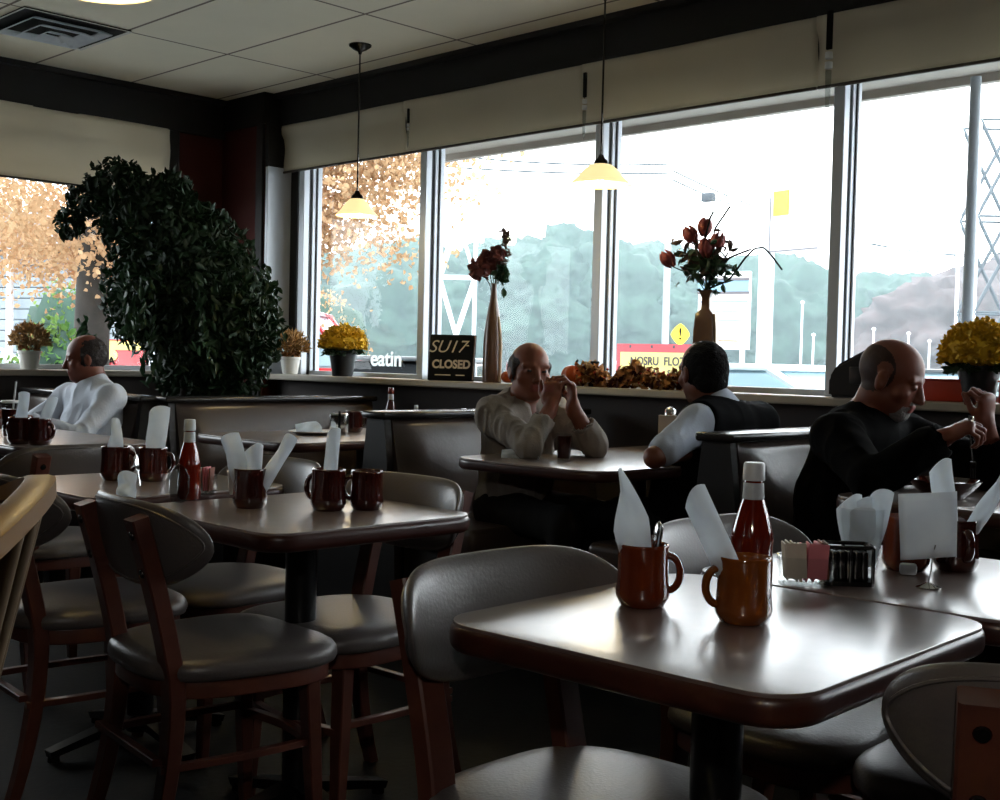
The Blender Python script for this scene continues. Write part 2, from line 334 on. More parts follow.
# ------------------------------------------------------------------ signed-distance figures
class SDF:
    """smooth union of tapered capsules and ellipsoids on a grid, meshed with surface nets"""
    def __init__(s, lo, hi, h): 
        s.lo = np.array(lo, float); s.h = h; s.n = np.ceil((np.array(hi)-s.lo)/h).astype(int)+1
        s.f = np.full(s.n, 1.0, np.float32)
    def _sub(s, lo, hi, pad):
        a = np.clip(np.floor((np.array(lo)-pad-s.lo)/s.h).astype(int), 0, s.n-1); b = np.clip(np.ceil((np.array(hi)+pad-s.lo)/s.h).astype(int)+1, 1, s.n)
        if (b <= a).any(): return None, None
        ax = [(s.lo[i]+s.h*np.arange(a[i], b[i])).astype(np.float32) for i in range(3)]
        return tuple(slice(a[i], b[i]) for i in range(3)), np.meshgrid(*ax, indexing='ij', sparse=True)
    def _comb(s, sl, d, k, sub=False):
        f = s.f[sl]
        if sub: d = -d; hh = np.clip(.5-.5*(f-d)/k, 0, 1); s.f[sl] = f+(d-f)*hh+k*hh*(1-hh)
        else: hh = np.clip(.5+.5*(d-f)/k, 0, 1); s.f[sl] = d+(f-d)*hh-k*hh*(1-hh)
    def cap(s, a, b, ra, rb=None, k=.015, sub=False):
        rb = ra if rb is None else rb; a = np.array(a, float); b = np.array(b, float); R = max(ra, rb)
        sl, g = s._sub(np.minimum(a, b)-R, np.maximum(a, b)+R, k+s.h*3)
        if sl is None: return s
        ab = b-a; L2 = (ab**2).sum()+1e-9; p = [g[i]-a[i] for i in range(3)]
        t = np.clip((p[0]*ab[0]+p[1]*ab[1]+p[2]*ab[2])/L2, 0, 1)
        d = np.sqrt((p[0]-t*ab[0])**2+(p[1]-t*ab[1])**2+(p[2]-t*ab[2])**2)-(ra+(rb-ra)*t)
        s._comb(sl, d.astype(np.float32), k, sub); return s
    def ell(s, c, r, R=None, k=.015, sub=False):
        c = np.array(c, float); r = np.array(r, float); R = np.eye(3) if R is None else np.array(R, float)   # rows: axes
        m = r.max(); sl, g = s._sub(c-m, c+m, k+s.h*3)
        if sl is None: return s
        p = [g[i]-c[i] for i in range(3)]; q = [R[j][0]*p[0]+R[j][1]*p[1]+R[j][2]*p[2] for j in range(3)]
        k0 = np.sqrt(sum((q[j]/r[j])**2 for j in range(3))); k1 = np.sqrt(sum((q[j]/r[j]**2)**2 for j in range(3)))+1e-6
        s._comb(sl, (k0*(k0-1)/k1).astype(np.float32), k, sub); return s
    def cut(s, p, n):
        """remove everything on the side n of plane p"""
        n = np.array(n, float); n /= np.linalg.norm(n); sl, g = s._sub(s.lo, s.lo+s.h*s.n, 0)
        d = sum((g[i]-p[i])*n[i] for i in range(3)); s.f[sl] = np.maximum(s.f[sl], d.astype(np.float32)); return s
    def mesh(s):
        f = s.f; ins = f < 0; n = s.n
        c = np.zeros(n-1, np.int8)
        for dx in (0, 1):
            for dy in (0, 1):
                for dz in (0, 1): c += ins[dx:n[0]-1+dx, dy:n[1]-1+dy, dz:n[2]-1+dz]
        act = (c > 0) & (c < 8); idx = np.argwhere(act); ids = np.full(act.shape, -1, np.int32); ids[act] = np.arange(len(idx))
        acc = np.zeros((len(idx), 3)); cnt = np.zeros(len(idx)); corners = [(x, y, z) for x in (0, 1) for y in (0, 1) for z in (0, 1)]
        F = {cr: f[idx[:, 0]+cr[0], idx[:, 1]+cr[1], idx[:, 2]+cr[2]] for cr in corners}
        for i, a in enumerate(corners):
            for b in corners[i+1:]:
                if sum(abs(a[j]-b[j]) for j in range(3)) != 1: continue
                fa, fb = F[a], F[b]; x = (fa < 0) != (fb < 0); t = np.where(x, fa/(fa-fb+1e-12), 0)
                pt = np.array(a)+t[:, None]*(np.array(b)-np.array(a)); acc += pt*x[:, None]; cnt += x
        V = s.lo+s.h*(idx+acc/cnt[:, None]); Q = []
        for ax in range(3):
            o1, o2 = [(1, 2), (2, 0), (0, 1)][ax]
            A = [slice(None)]*3; Bs = [slice(None)]*3; A[ax] = slice(0, -1); Bs[ax] = slice(1, None)
            ia, ib = ins[tuple(A)], ins[tuple(Bs)]; ch = np.argwhere(ia != ib)
            ok = (ch[:, o1] > 0) & (ch[:, o2] > 0) & (ch[:, o1] < n[o1]-1) & (ch[:, o2] < n[o2]-1); ch = ch[ok]
            e1 = np.eye(3, dtype=int)[o1]; e2 = np.eye(3, dtype=int)[o2]
            q = np.stack([ids[tuple((ch-e1-e2).T)], ids[tuple((ch-e2).T)], ids[tuple(ch.T)], ids[tuple((ch-e1).T)]], 1)
            fl = ~ia[tuple(ch.T)]; q[fl] = q[fl][:, ::-1]; Q.append(q)
        Q = np.concatenate(Q); Q = Q[(Q >= 0).all(1)]
        return V, Q
def nrm(v): v = np.array(v, float); return v/np.linalg.norm(v)
def smooth_np(V, Q, it=2, lam=.5):
    for _ in range(it):
        acc = np.zeros_like(V); cnt = np.zeros(len(V))
        for a in range(4):
            b = (a+1) % 4; np.add.at(acc, Q[:, a], V[Q[:, b]]); np.add.at(cnt, Q[:, a], 1); np.add.at(acc, Q[:, b], V[Q[:, a]]); np.add.at(cnt, Q[:, b], 1)
        V = V+lam*(acc/np.maximum(cnt, 1)[:, None]-V)
    return V
def folds(V, Q, amp, freq, ax=(1, 1, .35)):
    a = V[Q[:, 2]]-V[Q[:, 0]]; b = V[Q[:, 3]]-V[Q[:, 1]]; fn = np.cross(a, b); N = np.zeros_like(V)
    for k in range(4): np.add.at(N, Q[:, k], fn)
    N /= np.linalg.norm(N, axis=1)[:, None]+1e-9
    P = V*np.array(ax)*freq
    d = np.array([noise.noise(Vector(p)) for p in P]); d2 = np.array([abs(noise.noise(Vector(p*2.1+7))) for p in P])
    return V+N*(amp*(d-d2*.8))[:, None]

def build_head(s, C, F, U, sc=1.0, nose=1.0, jowl=0):
    F = nrm(F); U = nrm(np.array(U, float)-F*np.dot(U, F)); L = np.cross(U, F); R = [F, L, U]; C = np.array(C, float)
    hp = lambda f, l, u: C+(F*f+L*l+U*u)*sc
    s.ell(hp(-.008, 0, .032), np.array([.098, .077, .088])*sc, R, .02)
    s.ell(hp(.028, 0, -.035), np.array([.064, .062, .082])*sc, R, .02)
    s.ell(hp(.060, 0, -.088), np.array([.030, .030, .026])*sc, R, .02)
    s.ell(hp(.0, 0, -.055), np.array([.066, .062+jowl, .05])*sc, R, .02)
    for q in (-1, 1):
        s.cap(hp(.084, q*.016, .024), hp(.074, q*.050, .024), .010*sc, .009*sc, .012)       # brow
        s.ell(hp(.097, q*.032, .004), np.array([.012, .018, .011])*sc, R, .010, True)        # eye socket
        s.ell(hp(.079, q*.031, .003), np.array([.012, .014, .011])*sc, R, .003)              # eyeball and lids
        s.cap(hp(.060, q*.046, -.022), hp(.056, q*.052, -.026), .020*sc, .018*sc, .018)      # cheekbone
        s.ell(hp(-.006, q*.080, -.004), np.array([.019, .009, .033])*sc, R, .006)            # ear
        s.ell(hp(.001, q*.090, .000), np.array([.009, .006, .016])*sc, R, .004, True)
        s.ell(hp(.098, q*.011, -.037), np.array([.010, .008, .008])*sc, R, .006)             # nostril wing
        s.cap(hp(.088, q*.014, -.060), hp(.080, q*.026, -.063), .006*sc, .004*sc, .007)
    s.cap(hp(.086, 0, .014), hp(.108*nose, 0, -.032), .009*sc, .0125*sc, .010)               # nose
    s.cap(hp(.090, -.016, -.057), hp(.090, .016, -.057), .0065*sc, None, .006)               # upper lip
    s.cap(hp(.087, -.014, -.070), hp(.087, .014, -.070), .0075*sc, None, .006)               # lower lip
    s.cap(hp(.101, -.022, -.0635), hp(.101, .022, -.0635), .004*sc, None, .004, True)        # mouth line
    return hp, R
def build_hand(s, W, Dd, N, T, curl=(30, 40, 30), spread=.0, th=(.55, .75, .35), sc=1.0):
    """W wrist, Dd towards the fingertips, N out of the palm, T towards the thumb side"""
    Dd = nrm(Dd); N = nrm(np.array(N, float)-Dd*np.dot(N, Dd)); T0 = np.cross(Dd, N); T = T0 if np.dot(T0, T) > 0 else -T0; W = np.array(W, float)
    R = [Dd, T, N]
    s.cap(W-Dd*.02, W+Dd*.02, .025*sc, .024*sc, .015)
    s.ell(W+Dd*.052*sc, np.array([.050, .040, .0165])*sc, R, .012)
    s.ell(W+Dd*.082*sc, np.array([.018, .039, .013])*sc, R, .008)
    rot = lambda a: Dd*math.cos(math.radians(a))+N*math.sin(math.radians(a))
    for i, (ln, r) in enumerate(((.92, .0085), (1.05, .0088), (.97, .0084), (.76, .0074))):
        p = W+Dd*(.088-.004*abs(i-1))*sc+T*(.031-.0205*i)*sc; a = 0
        for j, l in enumerate((.043, .027, .021)):
            a += curl[j]+(i*4 if j == 0 else 0); q = p+(rot(a)+T*spread*(1.5-i)*.12)*l*ln*sc
            s.cap(p, q, r*sc*(1-.06*j), r*sc*(.95-.07*j), .004); p = q
    p = W+Dd*.022*sc+T*.026*sc; v = nrm(Dd*th[0]+T*th[1]+N*th[2])
    q = p+v*.042*sc; s.cap(p, q, .0135*sc, .0105*sc, .010); v2 = nrm(v+Dd*.7+N*.25-T*.25); q2 = q+v2*.030*sc; s.cap(q, q2, .0105*sc, .0095*sc, .004); s.cap(q2, q2+nrm(v2+N*.2)*.022*sc, .0095*sc, .008*sc, .004)
def bb(pts, pad): P = np.array(pts, float); return P.min(0)-pad, P.max(0)+pad
def sdf_obj(name, s, m, parent=None, it=1, fold=None, face_mat=None):
    V, Q = s.mesh(); V = smooth_np(V, Q, it)
    if fold: V = folds(V, Q, *fold)
    o = np_mesh(name, V, Q, m, parent)
    if face_mat:
        c = V[Q].mean(1); o.data.polygons.foreach_set('material_index', face_mat(c).astype(np.int32))
    return o
def person(label, J, skin, top, top_name, legs_mat, h=.0042, belly=0, sleeves=(1, 1), topfold=(.010, 9), hair=None, head=None, hands=None, vneck=False, shoe=True, topx=None, facemat=None):
    """J: world joint positions. One continuous skin surface; clothes and hair are children."""
    A = {k: np.array(v, float) for k, v in J.items() if k not in ('F', 'U')}
    allp = list(A.values()); lo, hi = bb(allp, .17); lo[2] = max(lo[2], -.005); s = SDF(lo, hi, h)
    up = nrm(A['neck']-A['pelvis']); lat = nrm((A['shL']-A['shR'])-up*np.dot(A['shL']-A['shR'], up)); fw = np.cross(lat, up)
    TR = [fw, lat, up]; mid = lambda t: A['pelvis']*(1-t)+A['neck']*t
    hp, HR = build_head(s, A['head'], J['F'], J['U'], **(head or {}))
    # neck, torso, arms and legs of the body
    s.cap(hp(-.022, 0, -.05), A['neck'], .052, .060, .03)
    s.cap(A['shL'], A['shR'], .055, None, .03)
    s.ell(mid(.74), (.100, .150, .150), TR, .04); s.ell(mid(.38)+fw*.015, (.110+belly, .135+belly*.6, .17), TR, .04); s.ell(mid(.06), (.10, .14, .11), TR, .04)
    for q in 'LR':
        s.cap(A['sh'+q], A['el'+q], .046, .037, .02); m_ = A['el'+q]*.7+A['wr'+q]*.3
        s.cap(A['el'+q], m_, .037, .037, .012); s.cap(m_, A['wr'+q], .037, .026, .012)
        s.cap(A['hip'+q], A['kn'+q], .072, .052, .03); s.cap(A['kn'+q], A['an'+q], .05, .036, .02)
        s.cap(A['an'+q], A['an'+q]+fw*[1, 1, 0]*.15-[0, 0, .03], .032, .024, .02)
        hd = hands[q]; build_hand(s, A['wr'+q], *hd[:3], **(hd[3] if len(hd) > 3 else {}))
    C = A['head']; H = np.array(HR)
    def fm(c):
        p = (c-C)@H.T; out = np.zeros(len(c), int)
        for q in (-1, 1): out[(np.abs(p[:, 1]-q*.031) < .010) & (np.abs(p[:, 2]-.003) < .0045) & (p[:, 0] > .07)] = 1
        out[(np.abs(p[:, 1]) < .024) & (p[:, 2] < -.050) & (p[:, 2] > -.079) & (p[:, 0] > .084)] = 2
        if facemat: out = facemat(p, out)
        return out
    body = sdf_obj('person', s, [skin, M['eye'], M['lip'], M['beard'], M['shaved']], None, 1, None, fm)
    tag(body, label, 'person')
    # upper garment
    g = .013; s = SDF(lo, hi, h*1.15)
    def torso(s, g):
        s.cap(A['shL'], A['shR'], .058+g, None, .04); s.ell(mid(.74), (.108+g, .158+g, .155), TR, .05)
        s.ell(mid(.38)+fw*.015, (.120+belly+g, .148+belly*.6+g, .19), TR, .05); s.ell(mid(.05), (.115+g+belly*.6, .158+g, .12), TR, .04)
        s.cap(A['neck']-up*.05, A['neck']+up*.012, .085, .066, .03)
    def sleeve(s, q, t, g, cuff=1.0):
        a, b, w = A['sh'+q], A['el'+q], A['wr'+q]
        s.cap(a, b if t >= 0 else a+(b-a)*.80, .052+g*1.3, .044+g, .03)
        if t > 0:
            e = b+(w-b)*t; s.cap(b, e, .044+g, (.044+g)*(1-t)+(.030+g*cuff)*t, .015); s.cut2 = e
            d = nrm(w-b); s.cap(e+d*.034, e+d*.036, .045, None, .002, True)
    torso(s, g)
    if topx: topx(s, A, TR, mid, hp, sleeve)
    else:
        for q, t in zip('LR', sleeves): sleeve(s, q, t, g)
    if vneck: s.cap(A['neck']+fw*.105+up*.03, mid(.66)+fw*.150, .034, .010, .010, True)
    s.ell(hp(-.01, 0, -.03), (.085, .075, .09), HR, .006, True)
    to = sdf_obj(top_name, s, top, body, 1, (topfold[0], topfold[1]))
    # trousers and shoes
    s = SDF(lo, hi, h*1.5); s.ell(mid(-.03), (.135, .178, .115), TR, .05)
    for q in 'LR':
        s.cap(A['hip'+q], A['kn'+q], .092, .070, .04); s.cap(A['kn'+q], A['an'+q], .068, .052, .03)
    sdf_obj('trousers', s, legs_mat, body, 1, (.008, 7))
    for q in 'LR':
        lo2, hi2 = bb([A['an'+q], A['an'+q]+fw*[1, 1, 0]*.22], .07); lo2[2] = 0; s2 = SDF(lo2, hi2, .006); f2 = fw*[1, 1, 0]
        s2.cap(A['an'+q]-[0, 0, .01], A['an'+q]-[0, 0, .025]-f2*.02, .044, None, .02); s2.cap(A['an'+q]-[0, 0, .03], A['an'+q]+f2*.17-[0, 0, .04], .044, .036, .02)
        sdf_obj('shoe', s2, M['black'], body)
    if hair:
        lo3, hi3 = A['head']-.16, A['head']+.16; s3 = SDF(lo3, hi3, .0035); hair(s3, hp, HR)
        sdf_obj('hair', s3, hair.mat, body, 1, (.003, 45, (1, 1, 1)))
    return body, A, hp, HR, TR
def seated(pelvis, fdir, lat_w=.09, knee=.45, z=.50, tuck=0, spread=.04):
    p = np.array(pelvis, float); f = nrm(np.array(fdir, float)*[1, 1, 0]); l = np.cross([0, 0, 1], f); J = {'pelvis': p}
    for q, sgn in (('L', 1), ('R', -1)):
        hip = p+l*lat_w*sgn+f*.03-[0, 0, .02]; kn = p+l*(lat_w+spread)*sgn+f*knee; kn[2] = z
        an = kn+f*tuck; an[2] = .09; J['hip'+q] = hip; J['kn'+q] = kn; J['an'+q] = an
    return J

# ------------------------------------------------------------------ the room
XL, YW, ZC = -7.06, 4.60, 2.80; XR, YB = 3.0, -3.2
struct('floor', B().box(((XL+XR)/2-.1, (YB+YW)/2+.1, -.03), (XR-XL+.6, YW-YB+.6, .06)), M['floor'])
struct('ceiling', B().box(((XL+XR)/2-.1, (YB+YW)/2+.1, ZC+.04), (XR-XL+.6, YW-YB+.6, .08)), M['ceiling'])
# window wall (towards the road): low wall, header, corner pier
b = B(); b.box(((XL+XR)/2, YW+.09, .485), (XR-XL, .24, .97)); struct('wall_front', b, M['lowwall'])
b = B(); b.box(((-6.55+XR)/2, YW+.08, 2.70), (XR+6.55, .26, .205)); b.box(((-6.55+XR)/2, YW-.075, 2.785), (XR+6.55, .05, .03)); struct('trim_1', b, M['fascia'])
b = B(); b.box(((-6.5+XR)/2, YW+.13, 2.48), (XR+6.5, .10, .26)); struct('trim_2', b, M['gasket'])
b = B(); b.box(((XL-6.55)/2, 4.45+.2, 1.31), (-6.55-XL, .40, 2.62)); struct('wall_corner', b, M['maroon'])
b = B(); b.box(((XL-6.55)/2-.01, 4.45+.19, 2.70), (-6.55-XL+.02, .42, .2)); struct('trim_3', b, M['fascia'])
b = B(); b.box((-6.54, 4.60, 1.66), (.03, .30, 1.34), .004); struct('trim_4', b, M['alu'])           # grey return of the pier
b = B(); b.box((1.32+.85, 4.68, 1.7), (1.70, .14, 1.45)); struct('wall_front_right', b, M['backwall'])
b = B(); b.box((-6.545, 4.60, 2.475), (.034, .30, .30)); struct('trim_10', b, M['fascia'])
b = B(); b.box((-6.60, 4.442, 1.31), (.07, .02, 2.62)); struct('trim_5', b, M['fascia'])
b = B(); b.box((-6.49, 4.68, 1.66), (.08, .10, 1.34)); struct('trim_6', b, M['gasket'])
# left wall with its window, y 0.2..4.03
b = B(); b.box((XL-.12, (YB+4.5)/2, .485), (.24, 4.5-YB, .97)); b.box((XL-.12, 4.27, 1.8), (.24, .46, 1.66)); struct('wall_left', b, M['maroon'])
b = B(); b.box((XL+.004, (YB+4.45)/2, .485), (.02, 4.45-YB, .97)); struct('baseboard_left', b, M['lowwall'])
b = B(); b.box((XL-.10, (YB+4.5)/2, 2.68), (.26, 4.5-YB, .25)); b.box((XL+.05, (YB+4.45)/2, 2.785), (.05, 4.45-YB, .03)); b.box((XL-.02, 4.08, 1.6), (.07, .09, 1.93), .01); struct('trim_7', b, M['fascia'])
b = B(); b.box((XL-.12, -1.0, 1.8), (.24, 4.3, 1.66)); struct('wall_left_rear', b, M['backwall'])
b = B(); b.box((XR+.1, (YB+YW)/2, 1.4), (.2, YW-YB+.4, 2.8)); struct('wall_right', b, M['backwall'])
b = B(); b.box(((XL+XR)/2, YB-.1, 1.4), (XR-XL+.4, .2, 2.8)); struct('wall_back', b, M['backwall'])
# sills
def sill(name, x0, x1, y0, y1):
    struct(name, B().box(((x0+x1)/2, (y0+y1)/2, .986), (x1-x0, y1-y0, .038), .008), M['sill'])
sill('trim_8', -6.55, XR, 4.47, 4.74); sill('trim_9', XL-.26, XL+.10, -1.0, 4.04)
# window frames: front face at y=4.60, glass at 4.69
xs = [-6.365, -5.20, -3.895, -2.59, -1.285, .02, 1.32]
for i in range(len(xs)-1):
    fr = B(); x0, x1 = xs[i], xs[i+1]
    z0, z1 = 1.005, 2.42
    fr.box((x0, 4.62, (z0+z1)/2), (.052, .045, z1-z0), .004); fr.box((x0+.004, 4.705, (z0+z1)/2), (.044, .075, z1-z0), .004)
    fr.box(((x0+x1)/2, 4.70, z0+.012), (x1-x0-.05, .07, .028), .004); fr.box(((x0+x1)/2, 4.70, z1-.02), (x1-x0-.05, .07, .05), .004)
    w = fr.obj('window_%d' % (i+1), M['alu'], None, False); w['kind'] = 'structure'
    g = B(); g.box((x0, 4.655, (z0+z1)/2), (.036, .028, z1-z0)); g.box((x0+.028, 4.70, (z0+z1)/2), (.008, .012, z1-z0)); g.obj('gasket', M['gasket'], w, False)
    g = B(); g.box(((x0+x1)/2, 4.70, (z0+z1)/2), (x1-x0-.04, .006, z1-z0)); g.obj('window_pane', M['glass'], w, False)
fr = B()
for y in (1.15, 2.60, 4.03): fr.box((XL-.09, y, 1.70), (.09, .05, 1.42), .004)
fr.box((XL-.09, 2.59, 1.02), (.07, 2.9, .03)); fr.box((XL-.09, 2.59, 2.42), (.07, 2.9, .05))
w = fr.obj('window_8', M['alu'], None, False); w['kind'] = 'structure'
B().box((XL-.09, 2.59, 1.70), (.006, 2.88, 1.4)).obj('window_pane', M['glass'], w, False)

# roller blinds (front) with bottom bars and clear tilt wands
def blind(x0, x1, label):
    n = 40; vs = []; fs = []; ws = (.0, .6, 1.7)
    for k in range(11):
        z = 2.305+(2.605-2.305)*k/10
        for i in range(n+1):
            u = i/n; x = x0+(x1-x0)*u; sag = .006*math.sin(u*7+k*.5)+.005*math.sin(u*3.1-k*.9)
            vs.append((x, 4.575+sag-(.012 if k > 7 else 0), z))
    for k in range(10):
        for i in range(n): a = k*(n+1)+i; fs.append([a, a+1, a+n+2, a+n+1])
    t = thing('roller_blind', label, 'blind', ((x0+x1)/2, 4.575, 2.6), 0, 'roller blinds over the road windows')
    off = Matrix.Translation((-(x0+x1)/2, -4.575, -2.6))
    q = B(); q.add(vs, fs); q.xf(off); o = q.obj('blind_fabric', M['blind'], t); md = o.modifiers.new('s', 'SOLIDIFY'); md.thickness = .003
    q = B(); q.box(((x0+x1)/2, 4.572, 2.302), (x1-x0-.006, .016, .014), .004).xf(off); q.obj('bottom_bar', M['blindbar'], t)
    q = B(); q.box(((x0+x1)/2, 4.60, 2.612), (x1-x0-.004, .05, .03), .006).xf(off); q.obj('head_rail', M['blindbar'], t)
    return t
bl = [(-6.56, -5.33, 'beige roller blind nearest the corner, above the yellow flower pot'), (-5.33, -3.98, 'beige roller blind above the vase of dusty pink flowers'),
      (-3.98, -2.68, 'beige roller blind right behind the right pendant lamp'), (-2.68, -1.30, 'beige roller blind at the upper right corner of the photo')]
for x0, x1, l in bl: blind(x0, x1, l)
for (x, z, s_, l) in ((-5.25, 2.54, .75, 'small clear blind wand between the two left blinds'), (-3.93, 2.545, 1.1, 'clear blind wand left of the right pendant lamp cord'), (-2.60, 2.60, 1.45, 'large clear blind wand between the two right blinds')):
    t = thing('blind_wand', l, 'blind wand', (x, 4.52, z), 0, 'wands hanging between the blinds')
    B().box((0, 0, -.055*s_), (.018*s_, .012, .11*s_), .003).obj('grip', M['black'], t)
    for k in range(2): B().lathe([(0, -.118*s_-k*.028*s_), (.011*s_, -.118*s_-k*.028*s_), (.011*s_, -.136*s_-k*.028*s_), (0, -.136*s_-k*.028*s_)], seg=12).obj('collar', M['caplid'], t)
    B().lathe([(0, -.17*s_), (.009*s_, -.17*s_), (.007*s_, -.27*s_), (0, -.30*s_)], seg=12).obj('tip', M['clear'], t)
# left-wall blinds
for y0, y1, l in ((2.62, 4.04, 'beige blind on the left wall window, above the white-shirted man'), (1.17, 2.60, 'beige blind on the left wall, at the photo edge')):
    t = thing('roller_blind', l, 'blind', (XL+.03, (y0+y1)/2, 2.56), 0, 'roller blinds over the left window')
    q = B(); vs = []; fs = []
    for k in range(13):
        for i in range(21): vs.append((.006*math.sin(i*.5+k), (y0-y1)/2+(y1-y0)*i/20, -.43*k/12))
    for k in range(12):
        for i in range(20): a = k*21+i; fs.append([a, a+1, a+22, a+21])
    q.add(vs, fs); o = q.obj('blind_fabric', M['blind'], t); md = o.modifiers.new('s', 'SOLIDIFY'); md.thickness = .003
    B().box((0, 0, -.435), (.016, y1-y0, .014), .004).obj('bottom_bar', M['blindbar'], t)

# ceiling diffuser
t = thing('ceiling_vent', 'square louvred air vent set in the ceiling at top left', 'ceiling vent', (-6.16, 2.86, 2.80))
for k, (s_, z) in enumerate(((.575, -.012), (.43, -.03), (.29, -.042), (.15, -.05))):
    q = B(); w_ = .035 if k else .05
    for ax in range(4):
        a = ax*PI/2; R = Matrix.Rotation(a, 3, 'Z'); v = [Vector((-s_/2, -s_/2, z)), Vector((s_/2, -s_/2, z)), Vector((s_/2-w_, -s_/2+w_, z+.018)), Vector((-s_/2+w_, -s_/2+w_, z+.018))]
        v = [R @ p for p in v]; q.add(v+[p+Vector((0, 0, .004)) for p in v], [[0, 1, 2, 3], [7, 6, 5, 4], [0, 4, 5, 1], [1, 5, 6, 2], [2, 6, 7, 3], [3, 7, 4, 0]])
    q.obj('louvre', M['ceramic'] if k == 0 else M['card'], t, False)
B().box((0, 0, -.004), (.57, .57, .006)).obj('duct_opening', M['black'], t, False)

# pendant lamps
shade_m = mat('alabaster_shade', srgb(250, 226, 150), .35, .5, vary=.06, vscale=30, emit=(1, .80, .40, 1), estr=.42)
bulb_m = mat('lamp_bulb', srgb(255, 250, 230), .4, emit=srgb(255, 244, 205), estr=5)
def pendant(x, y, zs, label, g='pendant lamps by the windows', k=1.0, E_=1.8, c_=(1, .82, .5)):
    t = thing('pendant_lamp', label, 'lamp', (x, y, ZC), 0, g)
    B().lathe([(0, 0), (.062, 0), (.060, -.008), (.035, -.026), (.012, -.036), (.008, -.05), (0, -.05)], seg=28).obj('ceiling_canopy', M['darkchrome'], t)
    B().tube([(0, 0, -.03), (0, 0, zs+.115-ZC)], .0045, 8).obj('rod', M['darkchrome'], t)
    B().lathe([(0, zs+.135-ZC), (.010, zs+.135-ZC), (.016, zs+.12-ZC), (.030, zs+.108-ZC), (.034, zs+.088-ZC), (0, zs+.086-ZC)], seg=24).obj('socket_cap', M['darkchrome'], t)
    z = zs-ZC
    B().lathe([(a*k, b_) for a, b_ in ((.020, z+.095), (.045, z+.088), (.070, z+.066), (.095, z+.032), (.125, z+.003), (.128, z), (.121, z), (.090, z+.028), (.065, z+.061), (.042, z+.082), (.018, z+.088))], seg=44).obj('lamp_shade', shade_m, t)
    B().lathe([(0, z+.088), (.016, z+.08), (.026, z+.05), (.024, z+.028), (0, z+.012)], seg=20).obj('bulb', bulb_m, t)
    L = D.lights.new('lamp_light', 'POINT'); L.energy = E_; L.color = c_; L.shadow_soft_size = .03
    o = D.objects.new('lamp_light', L); COL.objects.link(o); o.location = (0, 0, z-.03); o.parent = t
pendant(-5.17, 4.10, 1.885, 'glowing glass pendant lamp on a thin rod, nearest the corner', k=.9)
pendant(-3.545, 4.20, 1.925, 'glowing glass pendant lamp in front of the middle window post', k=1.12)
pendant(-2.58, 1.30, 1.936, 'pendant lamp whose glowing shade just shows at the top edge')
pendant(.30, -.42, 1.72, 'added unseen fill lamp near the camera, shaped as a pendant', 'added unseen fill lamp', E_=11, c_=(1, .95, .90))  # added out-of-view lamp for flash-like front light; its pendant form is invented

# ------------------------------------------------------------------ booths
def bench(loc, rz, length, label, seats=(1, -1), H=.90):
    """back runs along local Y from 0 to length; seats on +X / -X"""
    t = thing('booth_bench', label, 'booth bench', loc, rz, 'brown vinyl booth benches')
    # end panel (aisle end): narrow at the top, flaring to the floor
    out = [(-.055, H-.03), (.055, H-.03), (.085, .62), (.13, .46), (.15, 0), (-.15, 0), (-.13, .46), (-.085, .62)]
    q = B(); n = len(out); q.add([(x, 0, z) for x, z in out]+[(x, .035, z) for x, z in out], [list(range(n)), list(range(n, 2*n))[::-1]]+[[i, (i+1) % n, n+(i+1) % n, n+i] for i in range(n)])
    q.obj('end_panel', M['boothlam'], t, False)
    q = B(); q.box((0, length/2, .44), (.09, length-.08, .86)); q.obj('frame', M['boothlam'], t, False)
    q = B(); q.box((0, length/2-.005, H-.014), (.15, length+.03, .030), .012, seg=3); q.obj('cap_rail', M['boothcap'], t)
    for sx in seats:
        q = B(); K = 14; vs = []; fs = []; ny = 24
        for i in range(ny+1):
            y = .045+(length-.06)*i/ny; e = min(1, min(i, ny-i)/2.2); e = math.sin(e*PI/2)
            for k in range(K+1):
                u = k/K; z = .44+(H-.03-.44)*u; x = .052+.095*(1-u)**1.1+.045*math.sin(PI*min(1, u*1.02))**.5*e
                vs.append((sx*x, y, z))
        for i in range(ny):
            for k in range(K): a = i*(K+1)+k; fs.append([a, a+1, a+K+2, a+K+1])
        base = len(vs)
        for i in range(ny+1):
            y = .045+(length-.06)*i/ny
            vs.append((sx*.045, y, .44)); vs.append((sx*.045, y, H-.03))
        for i in range(ny):
            a = i*(K+1); c = base+2*i; fs.append([a, a+K+1, c+2, c]); fs.append([a+K, c+1, c+3, a+2*K+1])
        fs.append([i for i in range(K+1)]+[base+1, base]); fs.append([ny*(K+1)+i for i in range(K+1)][::-1]+[base+2*ny, base+2*ny+1])
        q.add(vs, fs); q.obj('back_cushion', M['boothvinyl'], t, True, 60)
        q = B(); o = rrect(.13 if sx > 0 else -.57, .02, .57 if sx > 0 else -.13, length-.01, .03); q.slab(o, .36, .47, .03); q.obj('seat_cushion', M['boothvinyl'], t)
        q = B(); q.box((sx*.32, length/2, .18), (.36, length-.1, .36)); q.obj('seat_base', M['boothlam'], t, False)
    return t
bench((-5.48, 3.13, 0), 0, 1.33, 'booth bench nearest the big plant, long lit back cushion', seats=(1,))
bench((-3.86, 3.18, 0), 0, 1.28, 'booth bench behind the man in the grey shirt')
bench((-2.285, 3.33, 0), 0, 1.13, 'booth bench between the man in the vest and the man in the black jacket')
bench((-.70, 3.25, 0), 0, 1.21, 'booth bench beyond the right edge of the photo')
bench((-5.53, 3.10, 0), PI/2, 1.45, 'booth bench behind the white-shirted man, its back along the corner plant', seats=(-1,))

